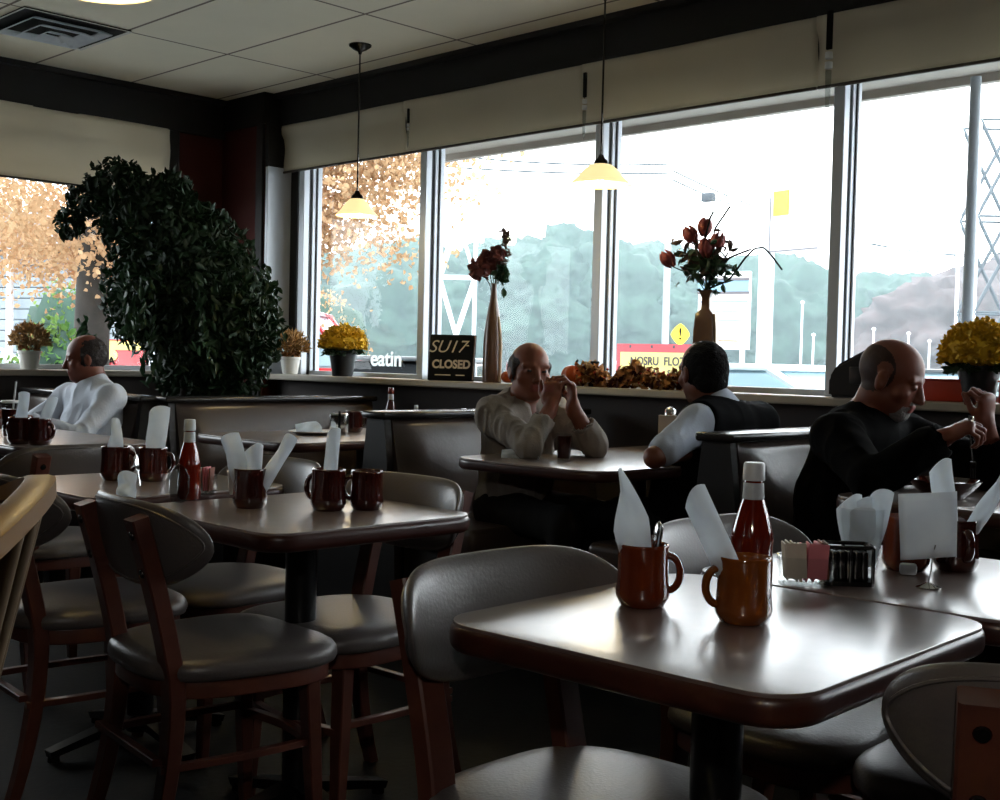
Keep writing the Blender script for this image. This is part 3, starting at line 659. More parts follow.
# ------------------------------------------------------------------ tables
def table(loc, w, l, label, group, rz=0, corner=.075):
    t = thing('dining_table', label, 'table', loc, rz, group)
    o = rrect(-w/2, -l/2, w/2, l/2, corner, 8); q = B(); q.slab(o, .708, .7485, .014); q.obj('edge_band', M['edge'], t)
    o = rrect(-w/2+.005, -l/2+.005, w/2-.005, l/2-.005, corner-.005, 8); q = B(); q.slab(o, .742, .7502, .001); q.obj('tabletop', M['laminate'], t)
    q = B(); q.lathe([(0, .04), (.038, .04), (.038, .70), (0, .70)], seg=28); q.obj('column', M['iron'], t)
    q = B(); q.box((0, 0, .695), (.34, .34, .012), .004); q.obj('mounting_plate', M['iron'], t)
    for k in range(4):
        a = PI/4*0+k*PI/2; c, s_ = math.cos(a), math.sin(a); q = B()
        q.tube([(c*.02, s_*.02, .075), (c*.10, s_*.10, .060), (c*.20, s_*.20, .038), (c*.27, s_*.27, .022)], [.030, .026, .022, .020], sec=[(-1, -.5), (-.8, .5), (.8, .5), (1, -.5)]); q.obj('foot', M['iron'], t)
        q = B(); q.lathe([(0, 0), (.016, 0), (.016, .02), (0, .02)], (c*.255, s_*.255, 0), 12); q.obj('glide', M['darkchrome'], t)
    return t
table((-.995, 1.475, 0), .578, .625, 'square table nearest the camera with two brown mugs', 'tables in the aisle', math.radians(2.2))
table((-.993, 2.094, 0), .605, .605, 'square table pushed behind the nearest one, with ketchup and napkin cup', 'tables in the aisle', math.radians(2.2))
table((-2.375, 1.735, 0), .62, .61, 'square table in the middle left with three brown mugs', 'tables in the aisle')
table((-3.14, 1.735, 0), .62, .61, 'square table left of the middle one, behind the empty round-backed chair', 'tables in the aisle')
table((-5.02, 2.27, 0), 1.1, .62, 'table in front of the white-shirted man', 'booth tables')
table((-4.60, 3.72, 0), .78, 1.46, 'booth table with a plate, mug and bottles, below the left pendant', 'booth tables', corner=.10)
table((-3.01, 3.84, 0), .76, 1.40, 'booth table between the grey-shirted man and the man in the vest', 'booth tables', corner=.13)
table((-1.44, 3.86, 0), .72, 1.36, 'booth table in front of the man in the black jacket', 'booth tables', corner=.10)

# ------------------------------------------------------------------ cafe chairs (facing local +Y, origin on the floor under the seat)
def sections(z0, z1, n): return [z0+(z1-z0)*i/n for i in range(n+1)]
def seat_outline(s=1.0):
    out = []
    for x, y in superell(.228*s, .232*s, 3.2, 48):
        out.append((x*(1+.06*(y/.2)), y+.014))
    return out
def make_chair(label, loc, rz, group):
    t = thing('cafe_chair', label, 'chair', loc, rz, group)
    # domed seat
    q = B(); o = seat_outline(); n = len(o); rings = []
    for sc_, z in ((.93, .432), (.985, .436), (1.0, .446), (1.0, .455), (.99, .464), (.965, .472), (.90, .479), (.75, .484), (.5, .487), (.25, .488)): rings.append([(x*sc_, y*sc_, z) for x, y in o])
    vs = [v for r in rings for v in r]; fs = [list(range(n))[::-1]]
    for i in range(len(rings)-1):
        for k in range(n): k2 = (k+1) % n; fs.append([i*n+k, i*n+k2, (i+1)*n+k2, (i+1)*n+k])
    fs.append([(len(rings)-1)*n+k for k in range(n)]); q.add(vs, fs); q.obj('seat', M['vinyl'], t, True, 60)
    q = B(); o2 = seat_outline(.93); q.slab(o2, .395, .434, .004); q.obj('seat_frame', M['wood'], t)
    sec = [(-1, -.62), (-.85, -.75), (.85, -.75), (1, -.62), (1, .62), (.85, .75), (-.85, .75), (-1, .62)]
    for s_ in (-1, 1):
        q = B(); q.tube([(s_*.165, .150, .40), (s_*.170, .160, .2), (s_*.175, .170, 0)], [.023, .020, .0155], sec=sec, up=(0, 1, 0)); q.obj('front_leg', M['wood'], t)
        pts = []; 
        for z in sections(0, .782, 16):
            y = -.165-.075*((.42-z)/.42)**2 if z < .42 else -.165-.085*((z-.42)/.36)**1.25
            pts.append((s_*(.150+.022*max(0, (.5-z)/.5)), y, z))
        q = B(); q.tube(pts, [.0175+.0075*min(1, i/8) for i in range(17)], sec=sec, up=(0, 1, 0)); lg = q.obj('rear_leg', M['wood'], t)
        for z in (.665, .745):
            y = -.165-.085*((z-.42)/.36)**1.25
            q = B(); q.lathe([(0, .004), (.008, .004), (.010, .001), (.010, -.004), (0, -.004)], (s_*.150, y-.019, z), 14, Matrix.Rotation(PI/2+.25, 3, 'X')); q.obj('bolt', M['darkchrome'], lg)
    # bowed stretchers and back rail
    q = B(); q.tube([(-.165+.33*i/10, -.205+.0*i, .27) for i in range(11)], .0105, sec=sec); q.obj('stretcher', M['wood'], t)
    q = B(); q.tube([(-.168+.336*i/12, .160+.03*math.sin(PI*i/12), .24) for i in range(13)], .0125, sec=sec); q.obj('stretcher', M['wood'], t)
    for s_ in (-1, 1):
        q = B(); q.tube([(s_*(.169+.012*math.sin(PI*i/8)), -.2+.355*i/8, .255) for i in range(9)], .0105, sec=sec); q.obj('stretcher', M['wood'], t)
    # curved padded backrest: kidney outline wrapped on an arc, closed solid
    W, Hh, nu, nv = .250, .100, 44, 14; vs = []; fs = []
    def bp(u, v, side):
        a = u*PI/2; x = W*math.sin(a); 
        sx_ = abs(math.sin(a)); top = .088*(max(0, 1-sx_**5))**.5; bot = -.104*(max(0, 1-sx_**2.8))**.55
        z = (top+bot)/2+(top-bot)/2*v
        th = .021*(max(0, 1-abs(v)**3))**.5*(max(0, 1-abs(math.sin(a))**8))**.5
        y = -.217+.72*x*x+.045*(abs(x)/W)**5-.20*z + side*th
        return (x, y, .725+z)
    for side in (1, -1):
        for i in range(nu+1):
            for j in range(nv+1):
                u = -1+2*i/nu; v = math.sin(PI/2*(-1+2*j/nv)); vs.append(bp(u, v, side))
    m_ = (nu+1)*(nv+1)
    for i in range(nu):
        for j in range(nv):
            a = i*(nv+1)+j; fs.append([a, a+1, a+nv+2, a+nv+1]); fs.append([m_+a, m_+a+nv+1, m_+a+nv+2, m_+a+1])
    q = B(); q.add(vs, fs); bmesh.ops.remove_doubles(q.bm, verts=q.bm.verts, dist=.0012); q.obj('backrest', M['vinyl'], t, True, 70)
    # piping seam on the rear face
    q = B(); pts = []
    for k in range(48):
        a = 2*PI*k/48; u = .86*math.copysign(abs(math.cos(a))**.75, math.cos(a)); v = .88*math.copysign(abs(math.sin(a))**.7, math.sin(a)); p = bp(u, v, -1); pts.append((p[0], p[1]-.001, p[2]))
    q.tube(pts, .0028, 6, closed=True); q.obj('piping', M['vinyl'], t)
    return t
CH = 'empty cafe chairs with padded backs'
c0 = make_chair('taupe padded chair at the left side of the nearest table, seat pushed under it', (-1.150, 1.375, 0), -PI/2, CH)
dup(c0, (-1.20, 2.04, 0), -PI/2-.05, 'padded chair behind the two nearest mugs, its back showing between them')
dup(c0, (-.495, 1.54, 0), math.radians(27), 'padded chair at the lower right corner, seen from behind with bolts in its wooden post')
dup(c0, (-2.375, 1.50, 0), math.radians(-7), 'padded chair at the near side of the middle left table, seen from behind')
dup(c0, (-3.01, 1.49, 0), math.radians(-5), 'padded chair left of the middle one, half hidden behind the spindle chair')
dup(c0, (-2.40, 1.90, 0), PI+.03, 'padded chair at the far side of the middle left table, under the two joined mugs')
dup(c0, (-3.02, 1.93, 0), PI, 'padded chair at the far side, behind the single mug on the middle left table')
dup(c0, (-4.02, 1.87, 0), PI/2+.02, 'padded chair with its back to the camera, in front of the white-shirted man')
dup(c0, (-.75, 2.0, 0), math.radians(92), 'padded chair at the right side of the second table', CH)

# spindle-back chair at the left edge
t = thing('spindle_chair', 'golden-topped spindle-back wooden chair cut by the left edge', 'chair', (-1.118, .152, 0), math.radians(152.3))
def sb(u, z):    # point on the raked, curved back; u -1..1
    k = (z-.44)/.54; return (.205*u*(1+.06*k), -.19-.10*k-.03*(1-u*u)*k, z)
q = B(); o = superell(.215, .205, 2.8, 40); q.slab(o, .425, .46, .014); q.obj('seat', M['palewood'], t)
secr = [(-1, -1), (-.6, -1.25), (.6, -1.25), (1, -1), (1, 1), (.6, 1.25), (-.6, 1.25), (-1, 1)]
q = B(); q.tube([Vector(sb(-1.08+2.16*i/14, 0.975+.03*math.cos((i/7-1)*PI/2)))+Vector((0, 0, 0)) for i in range(15)], [.0115]*15, sec=[(a*1.1, b_*.62) for a, b_ in secr], up=(0, 0, 1)); q.obj('crest_rail', M['maple'], t)
for s_ in (-1, 1):
    q = B(); q.tube([sb(s_*1.02, z) for z in sections(.44, .965, 8)], .014, 10); q.obj('back_post', M['wood'], t)
    for yy in (-.15, .15): q = B(); q.tube([(s_*.15, yy, .43), (s_*.19, yy*1.25, 0)], [.019, .013], 12); q.obj('leg', M['wood'], t)
    q = B(); q.tube([(s_*.172, -.17, .2), (s_*.172, .17, .2)], .009, 8); q.obj('stretcher', M['wood'], t)
for i in range(6):
    u = -.78+1.56*i/5; q = B(); q.tube([sb(u, z) for z in sections(.44, .985, 6)], [.0085, .0095, .0105, .0105, .0095, .0085, .008], 10); q.obj('spindle', M['palewood'], t)

# ------------------------------------------------------------------ things on the tables
def mug(label, x, y, m, rz=0, z=.7502, group='brown diner mugs', s=1.0):
    t = thing('mug', label, 'mug', (x, y, z), rz, group)
    prof = [(0, .004), (.028, .004), (.030, 0), (.034, .002), (.0405, .014), (.0415, .020), (.040, .034), (.0385, .060), (.0385, .090), (.0392, .0945), (.0378, .096), (.0358, .0945), (.0350, .088), (.0350, .055), (.0355, .024), (.028, .012), (0, .010)]
    B().lathe([(r*s, h*s) for r, h in prof], seg=44).obj('cup', m, t, True, 70)
    pts = []
    for k in range(15):
        a = -PI*.56+PI*1.12*k/14; pts.append(((.038+.0185*math.cos(a))*s, 0, (.052+.0265*math.sin(a))*s))
    pts[0] = (.036*s, 0, .026*s); pts[-1] = (.034*s, 0, .080*s)
    B().tube(pts, [.0074*s]*15, 12, sec=[(math.cos(2*PI*k/12)*.8, math.sin(2*PI*k/12)*1.15) for k in range(12)], up=(0, 1, 0)).obj('handle', m, t)
    return t
def napkin(label, base, top, w0, w1, twist=0, curl=.012, group='rolled napkins standing in mugs', tip=0, m='paper', th=.006):
    """folded napkin: a thick curled sheet from base to top"""
    a, b = Vector(base), Vector(top); d = b-a; L = d.length; d.normalize(); side = d.cross(Vector((.7, -.7, .1))).normalized(); nn = side.cross(d)
    q = B(); vs = []; fs = []; nu, nv = 8, 12
    for layer in (1, -1):
        for j in range(nv+1):
            v = j/nv; w = w0+(w1-w0)*min(1, v*1.7)
            if tip: w *= 1-tip*max(0, (v-.55)/.45)**1.3
            for i in range(nu+1):
                u = -1+2*i/nu; ang = twist*(v-.3); s2 = side*math.cos(ang)+nn*math.sin(ang); n2 = nn*math.cos(ang)-side*math.sin(ang)
                bend = curl*(1-u*u)*(1+.3*math.sin(v*7)); rise = .012*(1-u*u)*(v > .95)
                p = a+d*(L*v+rise+.010*u*v)+s2*(w/2*u)+n2*(bend+layer*th*.5*(1-u**6)+.003*math.sin(9*v+3*u)); vs.append(p)
    n1 = (nu+1)*(nv+1)
    for j in range(nv):
        for i in range(nu): k = j*(nu+1)+i; fs.append([k, k+1, k+nu+2, k+nu+1]); fs.append([n1+k, n1+k+nu+1, n1+k+nu+2, n1+k+1])
    ring = [i for i in range(nu+1)]+[j*(nu+1)+nu for j in range(1, nv+1)]+[nv*(nu+1)+i for i in range(nu-1, -1, -1)]+[j*(nu+1) for j in range(nv-1, 0, -1)]
    for k in range(len(ring)): a_, b_ = ring[k], ring[(k+1) % len(ring)]; fs.append([a_, n1+a_, n1+b_, b_])
    q.add(vs, fs); o = q.obj('napkin', M[m], None, True, 60); tag(o, label, 'napkin', group); return o
def spoon(label, base, top, bowl=.016):
    a, b = Vector(base), Vector(top); d = (b-a).normalized(); R = d.to_track_quat('Z', 'Y').to_matrix(); q = B()
    q.tube([a, a+(b-a)*.5, b-d*.02], [.003, .0022, .003], 8); q.lathe([(0, -.024), (.008, -.02), (bowl*.95, -.004), (bowl, .006), (bowl*.8, .018), (0, .026)], b, 16, R, 1, .28)
    return tag(q.obj('spoon', M['chrome'], None), label, 'spoon', 'spoons')
def ketchup(label, x, y, s=1.0, m='ketchup', cap='caplid', group='sauce bottles', z=.7502, hs=1.0):
    t = thing('ketchup_bottle', label, 'bottle', (x, y, z), 0, group); f = lambda P: [(r*s, h*s*hs) for r, h in P]
    B().lathe(f([(0, 0), (.026, 0), (.0325, .006), (.0325, .05), (.031, .075), (.0325, .098), (.031, .110), (.024, .140), (.0175, .163), (.0165, .168)]), seg=32).obj('bottle', M[m], t, True, 60)
    B().lathe(f([(.0168, .166), (.0162, .180), (.0155, .194), (.0150, .196)]), seg=28).obj('neck_label', M['label'], t)
    B().lathe(f([(.0140, .193), (.0140, .202), (.0135, .203)]), seg=24).obj('neck', M[m], t)
    B().lathe(f([(0, .200), (.0165, .200), (.0170, .204), (.0160, .228), (.0145, .232), (0, .233)]), seg=28).obj('cap', M[cap], t)
    B().lathe([(.0333*s, .018*s), (.0333*s, .048*s), (.0315*s, .0481*s), (.0315*s, .0179*s)], seg=32).obj('label', M[m], t) if 0 else None
    return t
def packets(label, x, y, cols, rz, n=9, w=.062, d=.05, glass='clearglass'):
    t = thing('packet_caddy', label, 'sugar caddy', (x, y, .7502), rz, 'packet caddies')
    q = B(); o = rrect(-w/2-.006, -d/2-.006, w/2+.006, d/2+.006, .012); q.slab(o, 0, .006)
    k = len(o); inn = rrect(-w/2-.003, -d/2-.003, w/2+.003, d/2+.003, .010)
    q.add([(a, b_, .004) for a, b_ in o]+[(a*1.05, b_*1.05, .048) for a, b_ in o]+[(a*1.05, b_*1.05, .048) for a, b_ in inn]+[(a, b_, .004) for a, b_ in inn],
          [[i, (i+1) % k, k+(i+1) % k, k+i] for i in range(k)]+[[k+i, k+(i+1) % k, 2*k+(i+1) % k, 2*k+i] for i in range(k)]+[[2*k+i, 2*k+(i+1) % k, 3*k+(i+1) % k, 3*k+i] for i in range(k)])
    q.obj('holder', M[glass], t)
    for i in range(n):
        u = -w/2+w*(i+.5)/n; c = cols[int(i/n*len(cols))]; q = B(); q.box((u, 0, .040+random.uniform(-.003, .004)), (.0035, d*.86, .062), .001, Matrix.Rotation(random.uniform(-.12, .12), 3, 'Y')); q.obj('packet', M[c], t)
    if n > 10:
        for u, c in ((-.018, 'creampaper'), (.018, 'pinkpaper')): q = B(); q.box((u, -d/2+.003, .042), (.034, .003, .060), .001, Matrix.Rotation(u*3, 3, 'Y')); q.obj('packet', M[c], t)
    return t
# nearest tables
mug('brown mug with a pointed napkin, left of the two on the nearest table', -1.135, 1.470, M['glaze'], math.radians(40))
mug('brown mug in a lit amber tone with a folded napkin, in front of the ketchup bottle', -.968, 1.492, M['amber'], math.radians(228))
napkin('pointed napkin sticking out of the left mug on the nearest table', (-1.128, 1.462, .775), (-1.160, 1.445, .948), .036, .058, .5, .014, tip=.95)
napkin('folded napkin leaning left out of the amber mug', (-.965, 1.490, .775), (-1.030, 1.452, .930), .040, .040, .2, .016)
spoon('dark metal spoon in the left mug on the nearest table', (-1.125, 1.475, .775), (-1.120, 1.484, .856))
ketchup('tall ketchup bottle with a white cap on the nearest tables', -1.096, 1.709, 1.08, hs=.85)
packets('clear caddy of cream and pink sweetener packets beside the ketchup', -1.074, 1.842, ['creampaper', 'creampaper', 'pinkpaper', 'pinkpaper', 'brownpaper'], math.radians(40), 12, .075, .05)
t = thing('jam_caddy', 'glossy black condiment caddy between the packets and the napkin cup', 'caddy', (-1.030, 1.905, .7502), math.radians(42))
q = B(); q.slab(rrect(-.042, -.032, .042, .032, .012), 0, .008); q.obj('base', M['blackplastic'], t)
for i, (a, b_) in enumerate(((-.038, -.028), (.038, -.028), (.038, .028), (-.038, .028), (0, -.03), (0, .03))): q = B(); q.box((a, b_, .036), (.006, .005, .062), .002); q.obj('post', M['blackplastic'], t)
q = B(); q.tube([(p[0], p[1], .066) for p in rrect(-.040, -.030, .040, .030, .010, 4)], .0035, 8, closed=True); q.obj('rim', M['blackplastic'], t)
for i in range(5):
    q = B(); q.box((-.026+.013*i, 0, .033), (.010, .048, .05), .002, Matrix.Rotation(random.uniform(-.05, .05), 3, 'Y')); q.obj('jam_packet', M['blackplastic'], t)
t = thing('napkin_tumbler', 'clear tumbler stuffed with napkins behind the black caddy', 'tumbler', (-1.070, 2.030, .7502), 0)
B().lathe([(0, .003), (.027, .003), (.028, 0), (.030, .003), (.041, .118), (.0395, .118), (.029, .008), (0, .007)], seg=32).obj('glass', M['clearglass'], t)
for i, (tx, ty, tz, w) in enumerate(((-.020, -.012, .128, .05), (.000, .004, .126, .05), (.026, .020, .142, .042), (.008, -.016, .112, .05))):
    napkin(('crumpled napkin at the left in the clear tumbler', 'upright napkin in the middle of the clear tumbler', 'napkin leaning right out of the clear tumbler', 'napkin pressed against the front of the clear tumbler')[i], (-1.070+tx*.3, 2.030+ty*.3, .764), (-1.070+tx, 2.030+ty, .75+tz), .034, w, .4*i, .014, 'napkins in the clear tumbler')
mug('tall brown mug right of the clear napkin tumbler', -1.030, 2.125, M['glaze'], math.radians(100), s=1.05)
mug('brown mug in a shaded tone behind the clipped white card', -.968, 2.200, M['darkglaze'], math.radians(-40))
t = thing('card_holder', 'wire card holder with a blank white card clipped to it', 'card holder', (-.915, 1.975, .7502), math.radians(42))
B().lathe([(0, 0), (.020, 0), (.021, .003), (.012, .006), (.004, .010), (0, .011)], seg=24).obj('base', M['chrome'], t)
B().tube([(0, 0, .008), (.004, 0, .03), (.006, 0, .06), (.009, -.002, .075)], .0013, 8).obj('wire', M['chrome'], t)
q = B(); vs = []; fs = []
for j in range(9):
    for i in range(9):
        u = -1+i/4; v = j/8; vs.append((-.002+.048*u-.006*v, -.004+.004*math.sin(2*u+3*v)-.008*v*(1-u*u), .052+.112*v+.004*u))
for j in range(8):
    for i in range(8): k = j*9+i; fs.append([k, k+1, k+10, k+9])
q.add(vs, fs); o = q.obj('card', M['card'], t); md = o.modifiers.new('s', 'SOLIDIFY'); md.thickness = .0015
napkin('tall folded napkin behind the top of the white card', (-.975, 2.195, .78), (-.990, 2.170, .945), .04, .042, .3, .010)
napkin('twisted napkin leaning right of the white card', (-.962, 2.205, .79), (-.895, 2.235, .935), .030, .032, .9, .014, tip=.7)
napkin('small white napkin tucked left of the white card', (-1.005, 2.165, .79), (-1.020, 2.140, .875), .030, .034, .3, .010)
t = B(); t.box((0, 0, .011), (.030, .022, .020), .005, .5); t = t.obj('creamer_cup', M['caplid'], None); t.location = (-1.000, 2.075, .7502); tag(t, 'tiny white creamer in front of the dark mug', 'creamer')
# middle left tables
mug('single brown mug with crumpled napkins at the left of the middle table', -2.480, 1.655, M['darkglaze'], math.radians(140))
mug('brown mug with an upright napkin, left of the joined pair on the middle table', -2.335, 1.782, M['darkglaze'], math.radians(205), s=1.05)
mug('brown mug at the right of the joined pair on the middle table', -2.295, 1.868, M['darkglaze'], math.radians(225), s=1.0)
napkin('upright napkin in the joined pair of mugs', (-2.335, 1.782, .77), (-2.325, 1.786, .938), .036, .034, .2, .008)
napkin('crumpled napkin leaning left out of the single mug', (-2.482, 1.650, .77), (-2.520, 1.625, .915), .04, .052, .6, .018)
napkin('crumpled napkin upright in the single mug', (-2.478, 1.655, .77), (-2.486, 1.668, .892), .036, .046, -.5, .02)
napkin('napkin leaning right out of the single mug', (-2.470, 1.660, .77), (-2.430, 1.735, .915), .030, .036, .8, .012)
ketchup('slim sauce bottle with a clear neck on the middle left table', -2.700, 1.62, .88, 'ketchup', 'label')
t = thing('cup_stack', 'small white paper cups of creamer right of the slim sauce bottle', 'creamer cups', (-2.745, 1.79, .7502), .4)
for i, (a, b_) in enumerate(((0, 0), (.045, .03))): B().lathe([(0, 0), (.018, 0), (.024, .058), (.026, .060), (.024, .062), (.022, .058), (.017, .004), (0, .004)], (a, b_, 0), 20).obj('cup', M['ceramic'], t)
packets('low caddy of pink and white packets behind the slim sauce bottle', -2.80, 1.72, ['caplid', 'caplid', 'pinkpaper', 'brownpaper'], .7, 7, .055, .045)
mug('shaded brown mug left of the pair at the back of the left table', -3.235, 1.700, M['darkglaze'], math.radians(60), s=1.02)
mug('shaded brown mug right of the pair at the back of the left table', -3.155, 1.775, M['darkglaze'], math.radians(60), s=1.02)
napkin('napkin with a torn edge in the right mug of the left table', (-3.155, 1.775, .77), (-3.150, 1.790, .955), .04, .062, .2, .012)
napkin('napkin in the left mug of the left table', (-3.235, 1.700, .77), (-3.245, 1.705, .915), .04, .050, .5, .012, tip=.6)
napkin('crumpled white napkin peeping over the chair back on the left', (-2.80, 1.50, .752), (-2.815, 1.512, .80), .05, .05, .3, .02)
spoon('spoon standing at the edge of the left table', (-3.02, 1.66, .755), (-3.03, 1.655, .815), .012)
t = thing('foil_wrapper', 'crumpled grey wrapper leaning on the slim sauce bottle', 'wrapper', (-2.655, 1.565, .7502), .4)
q = B(); q.lathe([(0, 0), (.022, .004), (.028, .03), (.026, .07), (.018, .092), (0, .098)], seg=18, sy=.4); o = q.obj('foil', M['clear'], t)
for v in o.data.vertices: v.co += Vector([noise.noise(v.co*60+Vector((k*9, 0, 0)))*.006 for k in range(3)])
# white-shirted man's table
mug('shaded brown mug at the left edge of the photo', -4.665, 2.045, M['darkglaze'], math.radians(200), s=1.1)
mug('shaded brown mug beside the one at the left edge', -4.575, 2.085, M['darkglaze'], math.radians(30), s=1.1)
napkin('grey napkin in the mug at the left edge', (-4.665, 2.045, .77), (-4.640, 2.050, .945), .05, .05, .5, .012)
napkin('slanting napkin in the second mug from the left edge', (-4.575, 2.085, .79), (-4.545, 2.120, .930), .045, .045, .2, .008)
t = thing('iced_drink', 'glass of iced tea with a white straw at the left edge', 'drink', (-5.02, 2.16, .7502), 0)
B().lathe([(0, 0), (.030, 0), (.039, .145), (.037, .145), (.028, .006), (0, .006)], seg=28).obj('tumbler', M['clearglass'], t)
B().lathe([(0, .008), (.0275, .008), (.0355, .120), (0, .121)], seg=28).obj('tea', M['darkglaze'], t)
B().lathe([(0, .146), (.040, .146), (.041, .150), (.036, .156), (0, .158)], seg=28).obj('lid', M['caplid'], t)
B().tube([(0, .0, .02), (.016, .016, .235)], .0042, 8).obj('straw', M['caplid'], t)
# booth table below the left pendant
t = thing('dinner_plate', 'white plate on the booth table below the left pendant', 'plate', (-4.66, 3.46, .7502), 0)
B().lathe([(0, .003), (.06, .003), (.065, 0), (.075, .004), (.118, .015), (.119, .018), (.113, .018), (.072, .008), (0, .008)], seg=36).obj('plate', M['ceramic'], t)
napkin('napkin lying on the plate below the left pendant', (-4.72, 3.40, .772), (-4.66, 3.49, .785), .05, .06, .2, .01, 'napkins lying on booth tables')
t = thing('napkin_holder', 'grey napkin holder on the booth table below the left pendant', 'napkin holder', (-4.67, 3.62, .7502), .6)
q = B(); q.box((0, 0, .05), (.09, .05, .10), .014, seg=3); q.obj('housing', M['chrome'], t)
q = B(); q.box((.01, -.027, .055), (.012, .006, .11), .002); q.obj('clip', M['black'], t)
mug('brown mug on the booth table below the left pendant', -4.72, 3.75, M['darkglaze'], 1, s=1.1)
ketchup('dark sauce bottle with a white collar on the booth table below the left pendant', -4.76, 4.02, .95, 'darkglaze', 'ketchup')
ketchup('sauce bottle whose cap shows above the bench of the grey-shirted man', -4.46, 3.93, .62, 'darkglaze', 'label')
t = thing('shaker', 'round-topped glass shaker showing above the bench', 'shaker', (-4.42, 4.09, .7502), 0, 'shakers')
B().lathe([(0, 0), (.020, 0), (.022, .01), (.018, .075), (0, .076)], seg=20).obj('jar', M['clearglass'], t); B().lathe([(.018, .075), (.024, .082), (.024, .108), (.014, .124), (0, .126)], seg=20).obj('dome_lid', M['chrome'], t)
t = thing('shaker', 'thin upright menu clip beside the round-topped shaker', 'menu clip', (-4.36, 4.16, .7502), 0)
B().box((0, 0, .065), (.010, .03, .13), .003).obj('clip', M['chrome'], t)
# booth table between the two men
t = thing('cola_glass', 'dark glass of cola by the grey-shirted man', 'drink', (-3.045, 3.435, .7502), 0)
B().lathe([(0, 0), (.026, 0), (.031, .10), (.029, .10), (.0245, .006), (0, .006)], seg=26).obj('tumbler', M['clearglass'], t); B().lathe([(0, .007), (.0242, .007), (.0288, .092), (0, .093)], seg=26).obj('cola', M['darkglaze'], t)
napkin('crumpled napkin at the corner of the booth table by the grey-shirted man', (-3.25, 3.31, .755), (-3.13, 3.37, .768), .05, .055, .1, .012, 'napkins lying on booth tables')
t = thing('menu_holder', 'white menu card standing against the wall between the two men', 'menu', (-2.93, 3.95, .7502), .55)
q = B(); q.box((0, 0, .085), (.10, .012, .165), .002); q.obj('card', M['creampaper'], t); q = B(); q.box((0, 0, .012), (.11, .05, .022), .004); q.obj('base', M['blackplastic'], t)
t = thing('shaker', 'small domed shaker top above the white menu card', 'shaker', (-3.06, 4.12, .7502), 0, 'shakers')
B().lathe([(0, 0), (.022, 0), (.024, .01), (.020, .15), (0, .151)], seg=20).obj('jar', M['clearglass'], t); B().lathe([(.020, .15), (.026, .158), (.024, .180), (.012, .192), (0, .194)], seg=20).obj('dome_lid', M['chrome'], t)
# booth table of the man in black
t = thing('dinner_plate', 'dark bowl of food in front of the man in the black jacket', 'bowl', (-1.545, 3.42, .7502), 0)
B().lathe([(0, .003), (.05, .003), (.055, 0), (.085, .030), (.105, .055), (.101, .056), (.08, .034), (.05, .010), (0, .010)], seg=32).obj('bowl', M['darkglaze'], t)
q = B(); q.lathe([(0, .045), (.05, .043), (.088, .038), (.08, .032), (0, .03)], seg=24); o = q.obj('food', M['brownpaper'], t)
t = thing('water_glass', 'tall glass with a straw at the right edge of the photo', 'drink', (-1.34, 3.52, .7502), 0)
B().lathe([(0, 0), (.028, 0), (.035, .13), (.033, .13), (.0265, .006), (0, .006)], seg=26).obj('tumbler', M['clearglass'], t); B().tube([(0, 0, .01), (.012, .012, .20)], .004, 8).obj('straw', M['caplid'], t)
t = thing('napkin_holder', 'upright dark menu stand behind the glass at the right edge', 'menu stand', (-1.50, 4.20, .7502), .5)
q = B(); q.box((0, 0, .07), (.13, .05, .14), .006); q.obj('housing', M['darkchrome'], t); q = B(); q.box((.03, 0, .10), (.03, .03, .14), .004); q.obj('menu', M['caplid'], t)

# ------------------------------------------------------------------ on the sills
SZ = 1.0055
def pot(r0, r1, h, rim=.012): return [(0, 0), (r0, 0), (r1, h-rim*1.5), (r1+.006, h-rim*1.4), (r1+.007, h), (r1-.002, h), (r1-.008, h-.02), (0, h-.02)]
def dome_pts(n, r, rz, cz, lobes=0): 
    P = RNG.normal(size=(n, 3)); P /= np.linalg.norm(P, axis=1)[:, None]; P[:, 2] = np.abs(P[:, 2])*1.1-.25; k = RNG.uniform(.80, 1.02, n)[:, None]
    if lobes: k = k*(1+.10*np.sin(P[:, :1]*lobes+1)*np.cos(P[:, 1:2]*lobes))
    P = P*k; Q_ = P*np.array([r, r, rz]); Q_[:, 2] += cz; return Q_, P
def mum(label, x, y, z, pr, ph, fr, fz, n, seedx=0):
    t = thing('potted_mum', label, 'potted flowers', (x, y, z), 0, 'yellow chrysanthemums on the sill')
    B().lathe(pot(pr*.74, pr, ph), seg=32).obj('pot', M['potblack'], t)
    C_, Nn = dome_pts(n, fr, fz, ph+.045, 7); leaves('flowers', C_, .026, M['mum'], t, 0, .7, Nn, .5)
    q = B(); q.lathe([(0, ph-.02), (pr*.9, ph), (fr*.86, ph+.02), (fr*.9, ph+.07), (fr*.55, ph+.03+fz*.68), (0, ph+.03+fz*.74)], seg=24); q.obj('flower_mass', M['mum'], t)
    C2, N2 = dome_pts(160, fr*.82, .06, ph+.01); C2[:, 2] -= .02; leaves('leaves', C2, .05, M['leaf2'], t, .2, .5, N2, .5)
mum('yellow chrysanthemum in a black pot at the left of the sill, nearest the corner', -5.84, 4.545, SZ, .082, .155, .150, .13, 1500)
mum('large yellow chrysanthemum in a black pot at the right edge of the photo', -1.935, 4.545, SZ, .078, .14, .150, .15, 1900)
